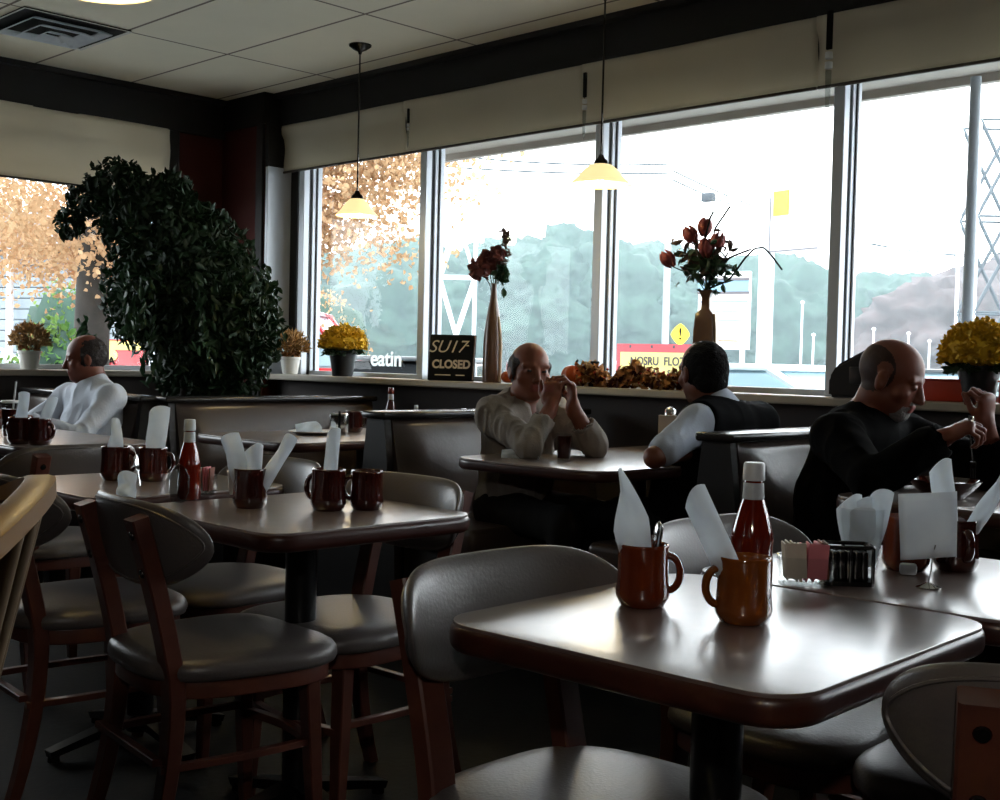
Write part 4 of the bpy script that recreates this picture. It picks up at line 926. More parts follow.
def hay(label, x, y):
    t = thing('dried_grass_pot', label, 'potted plant', (x, y, SZ), 0, 'small white pots of dried grass')
    B().lathe(pot(.048, .062, .11), seg=28).obj('pot', M['ceramic'], t)
    C_, Nn = dome_pts(420, .115, .12, .17); Nn[:, 2] += .4; leaves('dried_grass', C_, .06, M['hay'], t, 0, .14, Nn, .4)
    C_, Nn = dome_pts(200, .06, .07, .13); leaves('dried_flowers', C_, .03, M['brownmum'], t, 0, .5, Nn, .6)
hay('white pot of dried grass on the left wall sill', -7.02, 3.13); hay('white pot of dried grass on the sill beside the corner pier', -6.36, 4.53)
# closed sign
t = thing('closed_sign', 'black chalk sign reading CLOSED on the window sill', 'sign', (-4.86, 4.53, SZ), math.radians(30))
R_ = Matrix.Rotation(-.16, 3, 'X'); q = B(); q.box(R_ @ Vector((0, 0, .128)), (.262, .022, .256), .004, R_); q.obj('board', M['black'], t)
q = B(); q.box(R_ @ Vector((.126, -.008, .128)), (.008, .012, .25), .002, R_); q.obj('frame_edge', M['deadleaf'], t)
def on_sign(nm, txt, s_, u, v, **k): text_obj(nm, txt, s_, M['chalk'], t, R_ @ Vector((u, -.0125, v)), (PI/2-.16, 0, 0), .001, **k)
on_sign('lettering', 'SU17', .098, -.030, .185, shear=.35, bold=-.0005); on_sign('lettering', '-', .06, .088, .200); on_sign('lettering', 'CLOSED', .064, .0, .088, bold=.0022, sx=.92)
for a, w in ((-.045, .09), (.055, .05)): q = B(); q.box(R_ @ Vector((a, -.0115, .030)), (w, .001, .005), 0, R_); q.obj('underline', M['chalk'], t)
# bud vases
def petals(nm, c, r, n, m, par, size=.03): 
    P = RNG.normal(size=(n, 3)); P /= np.linalg.norm(P, axis=1)[:, None]; return leaves(nm, np.array(c)+P*r*RNG.uniform(.55, 1, n)[:, None], size, m, par, 0, .9, np.cross(P, RNG.normal(size=(n, 3))), .3)
t = thing('flower_vase', 'tall slender brown vase of dusty pink roses beside the closed sign', 'vase', (-4.545, 4.535, SZ), .4, 'tall vases of artificial flowers')
B().lathe([(0, 0), (.050, 0), (.052, .05), (.050, .20), (.046, .27), (.034, .36), (.020, .44), (.014, .50), (.016, .525), (.010, .525), (.008, .48), (0, .4)], seg=28).obj('vase', M['vasewood'], t)
q = B(); q.tube([(.047, -.012, .005), (.049, -.012, .2), (.044, -.012, .27), (.034, -.01, .35)], [.012, .012, .010, .006], 8); q.obj('pale_side', M['vasestrip'], t)
for j, (a, b_, c, r) in enumerate(((-.075, -.02, .600, .060), (-.02, .02, .640, .045), (.030, -.03, .68, .036), (-.055, .03, .67, .03))):
    q = B(); q.tube([(0, 0, .42), (a*.3, b_*.3, .52), (a, b_, c)], .0028, 6); s_ = q.obj('stem', M['bark'], t); petals('flower', (a, b_, c), r, 110, M['rose'], s_, .042)
q = B(); q.tube([(0, 0, .5), (.05, 0, .64), (.066, 0, .76), (.040, 0, .815), (.01, 0, .79)], .004, 6); s_ = q.obj('dried_stem', M['deadleaf'], t)
leaves('dried_leaves', [(.064+random.uniform(-.02, .01), random.uniform(-.02, .02), .62+.19*random.random()) for _ in range(60)], .045, M['deadleaf'], s_, .5, .3)
leaves('leaves', [(.045+random.gauss(0, .014), random.gauss(0, .02), .565+random.gauss(0, .03)) for _ in range(50)], .05, M['leaf2'], t, .4, .6)
t = thing('flower_vase', 'tall square brown vase of red tulips and curling twigs behind the man in the vest', 'vase', (-3.185, 4.535, SZ), .35, 'tall vases of artificial flowers')
q = B(); q.tube([(0, 0, 0), (0, 0, .28), (0, 0, .350), (0, 0, .372), (0, 0, .42), (0, 0, .455)], [.054, .046, .040, .020, .018, .030], sec=[(-1, -.9), (-.9, -1), (.9, -1), (1, -.9), (1, .9), (.9, 1), (-.9, 1), (-1, .9)]); q.obj('vase', M['vasewood'], t)
q = B(); q.tube([(.050, -.01, .0), (.045, -.01, .28), (.040, -.01, .348)], [.011, .010, .009], sec=[(-3, -1.2), (3, -1.2), (3, 1.2), (-3, 1.2)]); q.obj('pale_side', M['vasestrip'], t)
def tulip(c, d, par):
    R = Vector(d).to_track_quat('Z', 'Y').to_matrix(); q = B()
    for k in range(6):
        a = k*PI/3; P = []
        for j in range(5):
            v = j/4; rr =   .036*math.sin(PI*(.12+.72*v)); w = .026*math.sin(PI*(.1+.85*v))
            for u in (-1, 0, 1): P.append(R @ Vector(((rr)*math.cos(a+u*w/.036*.8), rr*math.sin(a+u*w/.036*.8),   .088*v))+Vector(c))
        q.add(P, [[j*3+i, j*3+i+1, j*3+i+4, j*3+i+3] for j in range(4) for i in range(2)])
    o = q.obj('tulip', M['tulip'], par); md = o.modifiers.new('s', 'SOLIDIFY'); md.thickness = .002
for a, b_, c, d in ((-.15, -.03, .56, (-.6, 0, .8)), (-.06, 0, .67, (-.5, 0, .8)), (.035, -.02, .63, (.3, -.1, .9)), (-.03, .03, .70, (.1, 0, 1)), (-.0, -.03, .60, (0, -.2, 1))):
    q = B(); q.tube([(0, 0, .44), (a*.35, b_*.3, .52), (a, b_, c)], .003, 6); s_ = q.obj('stem', M['leaf2'], t); tulip((a, b_, c), d, s_)
for P in ([(0, 0, .45), (-.02, 0, .66), (.005, 0, .78), (.02, 0, .81)], [(0, 0, .45), (.05, 0, .62), (.02, 0, .72), (.095, 0, .83)], [(.02, 0, .5), (.10, -.02, .60), (.20, -.02, .635)], [(0, 0, .46), (.10, 0, .50), (.17, 0, .60), (.21, 0, .64), (.25, 0, .645), (.285, 0, .61), (.335, 0, .545)]):
    q = B(); n = len(P); pts = []
    for i in range(n-1):
        for k in range(5): pts.append(Vector(P[i]).lerp(Vector(P[i+1]), k/5))
    pts.append(Vector(P[-1])); sm = [pts[0]]+[(pts[i-1]+pts[i]*2+pts[i+1])/4 for i in range(1, len(pts)-1)]+[pts[-1]]
    q.tube(sm, .0046, 6); q.obj('twig', M['hairblack'], t)
leaves('leaves', [(random.gauss(0, .055), random.gauss(0, .035), .56+random.gauss(0, .045)) for _ in range(170)], .055, M['leaf2'], t, .1, .45)
leaves('dark_leaves', [(random.gauss(-.03, .07), random.gauss(0, .03), .60+random.gauss(0, .04)) for _ in range(90)], .06, M['deadleaf'], t, .1, .4)
# autumn garland and pumpkins
t = thing('autumn_garland', 'garland of autumn leaves and berries along the sill between the two men', 'garland', (-3.66, 4.53, SZ), 0)
n = 1100; X_ = RNG.uniform(-.34, .42, n); hgt = .055+.055*np.abs(np.sin(X_*9+.6))+.02*np.sin(X_*23)
C_ = np.stack([X_, RNG.normal(0, .022, n), RNG.uniform(.01, 1, n)**.8*hgt], 1)
leaves('rust_leaves', C_[:600], .042, M['brownmum'], t, 0, .7); leaves('dark_leaves', C_[600:900]*[1, 1, .7], .042, M['maroon'], t, 0, .6); leaves('gold_leaves', C_[900:], .038, M['hay'], t, -.2, .7)
for k in range(26): B().lathe([(0, -.008), (.008, 0), (0, .008)], (random.uniform(-.33, .4), random.uniform(-.04, -.015), random.uniform(.02, .09)), 8).obj('berry', M['ceramic' if k % 5 == 0 else 'redbox'], t)
def pumpkin(label, x, y, r, h, stem=True):
    t = thing('pumpkin', label, 'pumpkin', (x, y, SZ), 0, 'small pumpkins on the sill'); q = B(); vs = []; fs = []
    for i in range(13):
        ph = PI*i/12
        for k in range(40): a = 2*PI*k/40; rr = r*math.sin(ph)**.8*(1-.09*abs(math.cos(a*5))**4) if 0 < i < 12 else 0; vs.append((rr*math.cos(a), rr*math.sin(a), h/2-h/2*math.cos(ph)*(1-.18*(i in (0, 12)))))
    for i in range(12):
        for k in range(40): fs.append([i*40+k, i*40+(k+1) % 40, (i+1)*40+(k+1) % 40, (i+1)*40+k])
    q.add(vs, fs); bmesh.ops.remove_doubles(q.bm, verts=q.bm.verts, dist=.0005); q.obj('body', M['pumpkin'], t, True, 80)
    q = B(); q.tube([(0, 0, h*.86), (.004, 0, h+.01), (.015, 0, h+.025)], [.008, .006, .005], 8); q.obj('stem', M['bark'], t)
pumpkin('orange pumpkin at the left end of the garland', -3.955, 4.53, .072, .105); pumpkin('small orange pumpkin right of the slender vase', -4.42, 4.54, .045, .065)
t = thing('dark_bottle', 'little dark bottle between the orange pumpkin and the window post', 'bottle', (-3.845, 4.55, SZ), 0)
B().lathe([(0, 0), (.028, 0), (.030, .05), (.016, .075), (.014, .11), (.024, .115), (.022, .125), (0, .126)], seg=20).obj('bottle', M['black'], t)
t = thing('planter_box', 'orange-red box on the sill right of the bald man', 'box', (-2.075, 4.54, SZ), 0, 'orange-red boxes on the sill'); q = B(); q.box((0, 0, .04), (.20, .09, .08), .006); q.obj('box', M['redbox'], t); q = B(); q.box((0, 0, .083), (.206, .096, .008), .003); q.obj('lid', M['redbox'], t)
t = thing('planter_box', 'orange-red box right of the large yellow flowers, at the photo edge', 'box', (-1.78, 4.54, SZ), 0, 'orange-red boxes on the sill'); q = B(); q.box((0, 0, .04), (.12, .09, .08), .006); q.obj('box', M['redbox'], t); q = B(); q.box((0, 0, .083), (.126, .096, .008), .003); q.obj('lid', M['redbox'], t)
t = thing('dark_bag', 'dark brown bag with a sloping top on the sill behind the bald man', 'bag', (-2.40, 4.50, SZ), .1)
q = B(); o_ = [(-.12, 0), (.12, 0), (.12, .235), (.08, .222), (-.09, .13), (-.12, .08)]; n = len(o_)
q.add([(a, -.04, b_) for a, b_ in o_]+[(a, .04, b_) for a, b_ in o_], [list(range(n)), list(range(n, 2*n))[::-1]]+[[i, (i+1) % n, n+(i+1) % n, n+i] for i in range(n)]); bmesh.ops.bevel(q.bm, geom=list(q.bm.edges), offset=.012, segments=3, affect='EDGES'); q.obj('body', M['boothlam'], t)
q = B(); q.box((.02, -.042, .09), (.10, .006, .07), .003); q.obj('pocket', M['boothlam'], t)

# big ficus in the corner
t = thing('potted_ficus', 'tall bushy dark green ficus in the corner between the windows', 'potted plant', (-6.27, 3.74, 0), 0)
B().lathe([(0, 0), (.19, 0), (.25, .40), (.27, .41), (.27, .45), (.245, .45), (.24, .42), (0, .42)], seg=32).obj('pot', M['potblack'], t)
for k in range(5):
    a = k*1.26; q = B(); q.tube([(.04*math.cos(a), .04*math.sin(a), .40), (.10*math.cos(a+.5), .10*math.sin(a+.5), .95), (.16*math.cos(a+.9), .16*math.sin(a+.9), 1.3), (.18*math.cos(a+1), .18*math.sin(a+1), 1.6)], [.022, .018, .013, .007], 8); q.obj('trunk', M['bark'], t)
P = []; blobs = [(-0.299, -0.295, 2.06, 0.20, 0.19), (-0.213, -0.211, 1.95, 0.26, 0.25), (-0.107, -0.105, 1.80, 0.34, 0.32), (0.000, 0.000, 1.62, 0.40, 0.38), (-0.114, -0.112, 1.50, 0.36, 0.34), (0.128, 0.127, 1.42, 0.36, 0.34), (0.228, 0.225, 1.25, 0.26, 0.25), (0.071, 0.070, 1.20, 0.36, 0.34), (-0.171, -0.169, 1.36, 0.24, 0.23), (0.192, 0.190, 1.06, 0.22, 0.21), (0.000, 0.000, 1.02, 0.20, 0.19), (-0.441, -0.436, 1.99, 0.10, 0.10), (-0.498, -0.492, 1.86, 0.09, 0.09), (0.043, 0.042, 1.86, 0.16, 0.15), (-0.071, -0.070, 2.06, 0.13, 0.12)]
for x, y, z, r, rz in blobs:
    k = int(11000*r*r)+60; q = RNG.normal(size=(k, 3)); q /= np.linalg.norm(q, axis=1)[:, None]; q *= (RNG.uniform(.35, 1, k)**.5)[:, None]*np.array([r, r, rz]); P.append(q+[x, y, z])
leaves('foliage', np.concatenate(P), .062, M['leaf'], t, .8, .45)
P = []
for k in range(26):
    a = random.uniform(0, 6.28); r = random.uniform(.30, .46); z0 = random.uniform(1.2, 1.6); L = random.uniform(.15, .35)
    for j in range(14): P.append((r*math.cos(a)+random.gauss(0, .02), r*math.sin(a)+random.gauss(0, .02), z0-L*j/13))
for (a, b_, z0, L) in ((-.02, -.62, 1.22, .42), (.03, -.60, 1.15, .30), (-.08, -.60, 1.25, .36), (-.15, -.58, 1.3, .3)):
    for j in range(18): P.append((a+random.gauss(0, .015), b_+random.gauss(0, .015), z0-L*j/17))
leaves('trailing_leaves', P, .085, M['leaf2'], t, 1.4, .38)

# ------------------------------------------------------------------ outside
GZ = -.35
struct('ground', B().box((-30, 66, GZ-.05), (260, 122.3, .1)), M['asphalt']); struct('ground_left', B().box((-90, -20, GZ-.05), (165, 49.5, .1)), M['asphalt'])
b = B(); b.box((-1.8, 5.44, 2.66), (9.7, 1.24, .08)); b.box((-1.8, 6.05, 2.64), (9.7, .05, .13)); struct('roof_overhang', b, M['soffit'])
b = B(); b.box((-7.3+5.6, 4.86, .33), (11.2, .06, 1.26)); struct('outer_wall', b, M['siding'])
def ray(px, t):
    q = (px-500)/1208; return (-.703+q*.711)*t, (.711+q*.703)*t
def crown(nm, x, y, z, r, rz, m, parent, sub=4, seed=0, amp=.28):
    bm = bmesh.new(); bmesh.ops.create_icosphere(bm, subdivisions=sub, radius=1)
    for v in bm.verts:
        p = v.co.copy(); d = 1+amp*(noise.noise(p*2.2+Vector((seed, 0, 0)))+.45*noise.noise(p*6+Vector((0, seed, 0)))+.25*noise.noise(p*14)+.22*noise.noise(p*34)); v.co = Vector((p.x*r*d, p.y*r*d, p.z*rz*d))+Vector((x, y, z))
    me = D.meshes.new(nm); bm.to_mesh(me); bm.free(); return link(nm, me, m, parent, True, 180)
T = [(445, 262, 60, 4.2), (488, 256, 63, 4.0), (530, 250, 60, 4.4), (575, 242, 62, 4.6), (612, 248, 60, 4.0), (652, 256, 64, 4.2), (700, 262, 60, 4.2), (742, 266, 62, 4.0), (782, 268, 58, 3.8), (822, 292, 60, 3.6), (862, 292, 62, 3.8), (900, 285, 60, 4.0), (948, 284, 44, 3.2), (995, 274, 46, 3.6), (400, 256, 58, 4.4), (358, 262, 60, 4.2), (318, 268, 58, 4.0), (1040, 280, 60, 4), (1085, 276, 62, 4.2)]
for i, (px, ty, tt, r) in enumerate(T):
    x, y = ray(px, tt); hz = 349+px*.0237; top = 1.12+(hz-ty)/1208*tt; brown = px in (948, 995)
    where = ('behind the lattice column', 'left of the slender vase', 'between the slender vase and the man in grey', 'tallest, left of the middle window post', 'right behind the middle window post', 'left of the pale street pole', 'behind the vase of tulips', 'right of the white notice board', 'below the hanging white box sign', 'lower, left of the right window post', 'right of the right window post', 'above the bald man', 'reddish, above the large yellow flowers', 'reddish, behind the lattice tower', 'left of the second window post', 'above the left yellow flowers', 'behind the autumn tree', 'beyond the right edge of the photo', 'farthest beyond the right edge of the photo')[i]
    t = thing('tree', 'hazy distant tree '+where, 'tree', (x, y, GZ), 0, 'distant trees across the road'); hh = top-GZ
    crown('crown', 0, 0, hh*.55, r, hh*.50, M['treebrown' if brown else 'treeleaf'], t, 6 if px in (530, 575, 700, 862) else 5, i*3.1); B().tube([(0, 0, 0), (0, 0, hh*.4)], [.3, .2], 8).obj('trunk', M['bark'], t)
# near autumn tree
x, y = ray(92, 13); t = thing('autumn_tree', 'large tree with pale orange autumn leaves outside the corner', 'tree', (x, y, GZ), 0)
B().tube([(0, 0, 0), (-.03, .0, 1.4), (.02, 0, 2.4), (-.1, .1, 3.4), (-.3, 0, 5)], [.24, .19, .17, .15, .06], 14).obj('trunk', M['bark'], t)
for k in range(14):
    a = k*2.4; e = random.uniform(.3, 1.1); L = random.uniform(1.8, 3.2); p0 = Vector((0, 0, random.uniform(2.4, 4))); d = Vector((math.cos(a)*math.cos(e), math.sin(a)*math.cos(e), math.sin(e)*.8)); B().tube([p0, p0+d*L*.5+Vector((0, 0, .1)), p0+d*L], [.07, .045, .015], 6).obj('branch', M['bark'], t)
P = []
for k in range(230):
    q = RNG.normal(size=3); q /= np.linalg.norm(q); q *= RNG.uniform(.45, 1)**.6; c = q*[4.2, 4.2, 3.0]+[0, 0, 4.95]; c[2] = max(c[2], 2.30+RNG.uniform(0, .5)); n = 270; P.append(c+RNG.normal(size=(n, 3))*[.36, .36, .22])
for k in range(46):
    a = 2.0+1.7*RNG.uniform(0, 1)**1.3; z0 = RNG.uniform(2.0+(a-2)*.9, 4.2); c = np.array([.711*a+RNG.normal()*.1, .703*a+RNG.normal()*.4, z0]); n = int(230*(4.1-a)/2); P.append(c+RNG.normal(size=(n, 3))*[.28, .28, .2])
leaves('leaves', np.concatenate(P), .068, M['autumn'], t, .3, .75)
def bush(label, px, tt, r, h, n, m='bush', g='bushes outside the left window'):
    x, y = ray(px, tt); t = thing('bush', label, 'bush', (x, y, GZ), 0, g); P = RNG.normal(size=(n, 3)); P /= np.linalg.norm(P, axis=1)[:, None]; P[:, 2] = np.abs(P[:, 2])
    k = RNG.uniform(.8, 1.03, n)[:, None]; leaves('leaves', P*k*[r, r, h], .075, M[m], t, 0, .6, P, .6); crown('leaf_mass', 0, 0, h*.45, r*.85, h*.5, M['treeleaf'], t, 3, px); 
bush('round green bush with pale flowers outside the left window', 52, 10, .42, 1.72, 2600); bush('low green bush at the left edge of the window', 8, 9.5, .36, 1.38, 1800); bush('olive bush behind the trunk of the autumn tree', 62, 20, .8, 2.6, 2400)
bush('pale yellow tree top seen above the red truck', 322, 27, 1.3, 2.9, 5000, 'autumn', None)
# grey house
x, y = ray(5, 25); t = thing('house', 'grey house with horizontal siding far outside the left window', 'house', (x, y, GZ), math.radians(25))
q = B()
for k in range(16): q.box((0, 0, .12+k*.2), (6, 4, .19), .02)
q.obj('siding', M['siding'], t, False)
q = B(); q.add([(-3.3, -2.3, 3.3), (3.3, -2.3, 3.3), (3.3, 2.3, 3.3), (-3.3, 2.3, 3.3), (-3.3, 0, 4.3), (3.3, 0, 4.3)], [[0, 1, 5, 4], [2, 3, 4, 5], [1, 2, 5], [3, 0, 4], [0, 3, 2, 1]]); q.obj('roof', M['siding'], t, False)
# vehicles
def car(nm, label, loc, rz, paint, glass, prof, cab, w=1.75, wheels=(-1.35, 1.35), wr=.31, extra=None):
    t = thing(nm, label, 'car' if nm != 'pickup_truck' else 'truck', loc, rz); n = len(prof); q = B()
    ks = [(-1, .94), (-.97, 1), (.97, 1), (1, .94)]; vs = []
    for a, s_ in ks:
        for px, pz in prof: vs.append((px*(.99 if abs(a) == 1 else 1), a*w/2, .2+(pz-.2)*(s_ if pz > .6 else 1)))
    fs = [list(range(n)), [3*n+i for i in range(n)][::-1]]
    for k in range(3):
        for i in range(n): fs.append([k*n+i, k*n+(i+1) % n, (k+1)*n+(i+1) % n, (k+1)*n+i])
    q.add(vs, fs); bmesh.ops.bevel(q.bm, geom=[e for e in q.bm.edges], offset=.03, segments=2, affect='EDGES'); q.obj('body', paint, t, True, 30)
    m = len(cab); vs = []
    for a, ins in ((-1, 0), (1, 0)):
        for px, pz in cab: top = (pz-cab[0][1]); vs.append((px, a*(w/2-.06-top*.28), pz))
    q = B(); q.add(vs, [list(range(m)), list(range(m, 2*m))[::-1]]+[[i, (i+1) % m, m+(i+1) % m, m+i] for i in range(m)]); bmesh.ops.bevel(q.bm, geom=list(q.bm.edges), offset=.03, segments=2, affect='EDGES'); q.obj('windows', glass, t)
    zt = max(p[1] for p in cab); xs_ = [p[0] for p in cab if p[1] > zt-.05]; q = B(); q.box(((min(xs_)+max(xs_))/2, 0, zt+.01), (max(xs_)-min(xs_)+.12, w-.12-(zt-cab[0][1])*.5, .05), .02); q.obj('roof', paint, t)
    q = B()
    for a in (-1, 1):
        for (x0, z0), (x1, z1) in zip(cab[:-1], cab[1:]): 
            if abs(x1-x0) < .9 and z1 != z0: q.tube([(x0, a*(w/2-.05), z0), (x1, a*(w/2-.05-(max(z0, z1)-cab[0][1])*.28), z1)], .03, 6)
    q.obj('pillars', paint, t)
    for a in (-1, 1):
        for wx in wheels: R = Matrix.Rotation(PI/2, 3, 'X'); B().lathe([(0, -.1), (wr*.6, -.1), (wr, -.09), (wr, .09), (wr*.6, .1), (0, .1)], (wx, a*(w/2-.1), wr), 24, R).obj('wheel', M['tyre'], t)
    return t
sedan = [(-2.2, .25), (-2.25, .6), (-2.15, .92), (-1.6, 1.0), (1.0, .98), (2.0, .82), (2.22, .65), (2.22, .25)]; scab = [(-1.75, .97), (-1.15, 1.43), (.25, 1.46), (1.1, .95)]
car('car', 'white car parked close outside the window behind the man in the vest', (*ray(790, 9.4), GZ), math.radians(4), M['carwhite'], M['carglass'], sedan, scab)
car('car', 'dark car parked end-on behind the closed sign', (*ray(432, 13.5), GZ), math.radians(125), M['cardark'], M['carglassdark'], sedan, scab)
car('car', 'white car at the left edge of the left window', (*ray(-40, 15.5), GZ), math.radians(48), M['carwhite'], M['carglass'], [(p[0], p[1]*1.05) for p in sedan], scab)
car('car', 'pale grey car seen right of the bald man', (*ray(990, 13), GZ), math.radians(-5), M['cardark'], M['carglass'], sedan, scab)
tr = car('pickup_truck', 'red pickup truck parked outside the corner, striped panel showing beside the white-shirted man', (*ray(253, 15.5), GZ), math.radians(44), M['carred'], M['carglass'],
    [(-2.3, .35), (-2.32, .8), (-2.3, 1.62), (.1, 1.62), (.1, 1.35), (1.4, 1.33), (1.95, 1.22), (2.1, 1.0), (2.12, .35)], [(.12, 1.34), (.2, 1.98), (.85, 2.0), (1.35, 1.33)], 1.9, (-1.4, 1.4), .36)
q = B(); q.box((-1.15, -.958, 1.55), (2.2, .012, .11)); q.obj('pale_stripe', M['signpale'], tr, False)
q = B(); q.box((-1.78, -.958, 1.255), (.50, .012, .07)); q.obj('white_lettering', M['signwhite'], tr, False)
text_obj('emblem_mark', '*85', .13, M['black'], tr, (-1.78, -.968, 1.485), (PI/2, 0, 0), .003, bold=.006)
q = B(); q.lathe([(0, 0), (.07, 0), (.07, .01), (0, .01)], (-1.50, -.956, 1.43), 20, Matrix.Rotation(PI/2, 3, 'X')); q.obj('emblem', M['signpale'], tr, False)
text_obj('emblem_mark', 'A', .12, M['black'], tr, (-1.50, -.972, 1.36), (PI/2, 0, 0), .003, bold=.004)

# banner, warning sign, notice board, box sign
x, y = ray(663, 9.3); t = thing('banner_sign', 'red and pale yellow banner with lettering outside the middle right window', 'sign', (x, y, GZ), math.radians(4))
q = B(); q.box((0, 0, 1.45), (.86, .03, .36)); q.obj('red_panel', M['signred'], t, False); q = B(); q.box((.01, -.018, 1.415), (.80, .006, .30)); q.obj('yellow_panel', M['signpale'], t, False)
for a in (-.38, .38): q = B(); q.box((a, .03, .75), (.04, .04, 1.4)); q.obj('post', M['polegrey'], t, False)
text_obj('lettering', 'NOSRU  FLOZLY', .092, M['signgrey'], t, (.0, -.024, 1.495), (PI/2, 0, 0), .002, sx=.86, bold=.001); text_obj('lettering', 'ALA     SALA', .075, M['signgrey'], t, (.02, -.024, 1.405), (PI/2, 0, 0), .002, sx=.9)
for a in (-.30, -.1, .1, .3): q = B(); q.box((a, -.017, 1.61), (.018, .006, .022), .002); q.obj('grommet', M['signgrey'], t, False)
x, y = ray(679, 22); t = thing('warning_sign', 'yellow warning sign with an exclamation mark above the banner', 'road sign', (x, y, GZ), math.radians(35))
q = B(); o = superell(.17, .20, 1.35, 24); q.slab(o, -.012, .012); q.xf(Matrix.Translation((0, 0, 2.03)) @ Matrix.Rotation(PI/2, 4, 'X')); q.obj('panel', M['signyellow'], t, False)
text_obj('mark', '!', .30, M['black'], t, (0, -.016, 2.03), (PI/2, 0, 0), .002, bold=.004); B().tube([(0, .03, 0), (0, .03, 1.85)], .03, 8).obj('post', M['polegrey'], t)
x, y = ray(722, 18); t = thing('notice_board', 'white notice board with lines of text behind the tulip vase', 'sign', (x, y, GZ), math.radians(14))
q = B(); q.box((0, 0, 2.30), (.80, .08, 1.15), .01); q.obj('panel', M['signwhite'], t, False); q = B(); q.box((0, -.05, 2.66), (.78, .03, .17)); q.obj('header_panel', M['signline'], t, False)
q = B(); q.box((0, -.06, 2.76), (.80, .03, .035)); q.box((0, -.06, 2.56), (.80, .03, .035)); q.obj('header_bar', M['signgrey'], t, False)
for k, (z, w_) in enumerate(((2.43, .74), (2.29, .60), (2.15, .66), (1.85, .60))): q = B(); q.box((-.36+w_/2, -.046, z), (w_, .012, .018)); q.obj('text_line', M['signline'] if k < 3 else M['maple'], t, False)
for a in (-.3, .3): q = B(); q.box((a, 0, .86), (.06, .06, 1.75)); q.obj('post', M['polewhite'], t, False)
x, y = ray(763, 24); t = thing('box_sign', 'white hanging box sign with a yellow square, on a thick white post', 'sign', (x, y, GZ), math.radians(-12))
q = B(); q.box((.0, 0, 2.4), (.22, .22, 4.8), .01); q.obj('post', M['polewhite'], t, False)
q = B(); q.box((.80, 0, 4.36), (1.22, .25, 1.25), .01); q.obj('panel', M['signwhite'], t, False); q = B(); q.box((.80, -.13, 3.735), (1.24, .03, .035)); q.box((.19, -.13, 4.36), (.02, .03, 1.25)); q.obj('dark_trim', M['signgrey'], t, False)
q = B(); q.box((.47, -.135, 4.66), (.40, .03, .48)); q.obj('yellow_square', M['signyellow'], t, False)
def pole(nm, label, px, tt, h, r, m, group='poles outside'):
    x, y = ray(px, tt); t = thing(nm, label, 'pole', (x, y, GZ), 0, group); B().lathe([(0, 0), (r*1.8, 0), (r*1.8, .1), (r, .12), (r*.85, h), (0, h)], seg=14).obj('shaft', M[m], t); B().lathe([(0, 0), (r*2.2, .01), (r*2.2, .05), (0, .05)], (0, 0, .0), 14).obj('foot', M[m], t); return t
pole('street_pole', 'pale street pole left of the tulip vase, rising to the eave', 664, 16, 4.4, .05, 'polegrey')
pole('street_pole', 'white pole outside the left window, before the grey house', 9, 14, 2.6, .045, 'polewhite')
t = pole('porch_column', 'grey column holding up the eave at the upper right', 965, 5.9, 2.90, .030, 'polegrey', None)
for i, (px, h, l) in enumerate(((800, 3.3, 'thin white lamp post left of the right window post'), (812, 2.4, 'short white post left of the right window post'), (872, 2.6, 'thin white lamp post right of the right window post'), (907, 2.5, 'thin white lamp post above the bald man'), (928, 2.3, 'thin white lamp post left of the large yellow flowers'))):
    t = pole('lamp_post', l, px, 34, h, .032, 'polewhite', 'far lamp posts'); q = B(); q.lathe([(0, h-.02), (.055, h), (.055, h+.04), (0, h+.07)], seg=12); q.obj('lamp_head', M['polewhite'], t)
def lattice(label, px, tt, w, z0, h, n, m, ml):
    x, y = ray(px, tt); t = thing('lattice_tower', label, 'tower', (x, y, GZ), math.radians(44), 'lattice towers outside')
    for a in (-1, 1):
        for b_ in (-1, 1): q = B(); q.box((a*w/2, b_*w/2, (h+z0)/2), (.045, .045, h+z0)); q.obj('upright', M[ml], t, False)
    for k in range(n):
        za, zb = z0+h*k/n, z0+h*(k+1)/n; q = B()
        for b_ in (-w/2, w/2): q.tube([(-w/2, b_, za), (w/2, b_, zb)], .030, 6); q.tube([(w/2, b_, za), (-w/2, b_, zb)], .030, 6); q.tube([(-w/2, b_, zb), (w/2, b_, zb)], .022, 6)
        q.obj('brace', M[m], t)
    return t
lattice('dark lattice tower at the right edge of the photo', 986, 20, .78, .9, 4.65, 3, 'lattice', 'polewhite'); lattice('pale lattice tower right of the second window post', 455, 21, .62, .9, 4.0, 2, 'polewhite', 'polewhite')
def cable(label, P0, P1, sag, r=.016):
    q = B(); a, b_ = Vector(P0), Vector(P1); q.tube([a.lerp(b_, k/16)-Vector((0, 0, sag*4*(k/16)*(1-k/16))) for k in range(17)], r, 6); tag(q.obj('power_cable', M['wire'], None), label, 'cable', 'overhead cables')
def rp(px, tt, z): x, y = ray(px, tt); return (x, y, z)
def rz_(px, py, tt): x, y = ray(px, tt); return (x, y, 1.12+((349+px*.0237)-py)/1208*tt)
cable('upper overhead cable left of the pale street pole', rz_(380, 148, 22), rz_(664, 165, 22), .12); cable('lower overhead cable left of the pale street pole', rz_(380, 162, 22), rz_(664, 174, 22), .08)
cable('upper cable slanting down right of the pale street pole', rz_(664, 170, 22), rz_(770, 214, 30), .05); cable('lower cable slanting down right of the pale street pole', rz_(664, 179, 22), rz_(770, 216, 34), .1)
cable('sagging cable across the right window', rz_(838, 236, 30), rz_(1040, 248, 30), .3); cable('upper cable across the right window', rz_(838, 240, 34), rz_(1040, 262, 34), .1)
q = B(); q.box((0, 0, 0), (.24, .14, .16), .02); o = q.obj('cable_box', M['wire'], None); o.location = rz_(703, 198, 22); tag(o, 'small box hanging from the overhead cables', 'cable box')
M['decal'] = thin_mat('decal_white', srgb(245, 250, 250), .7)
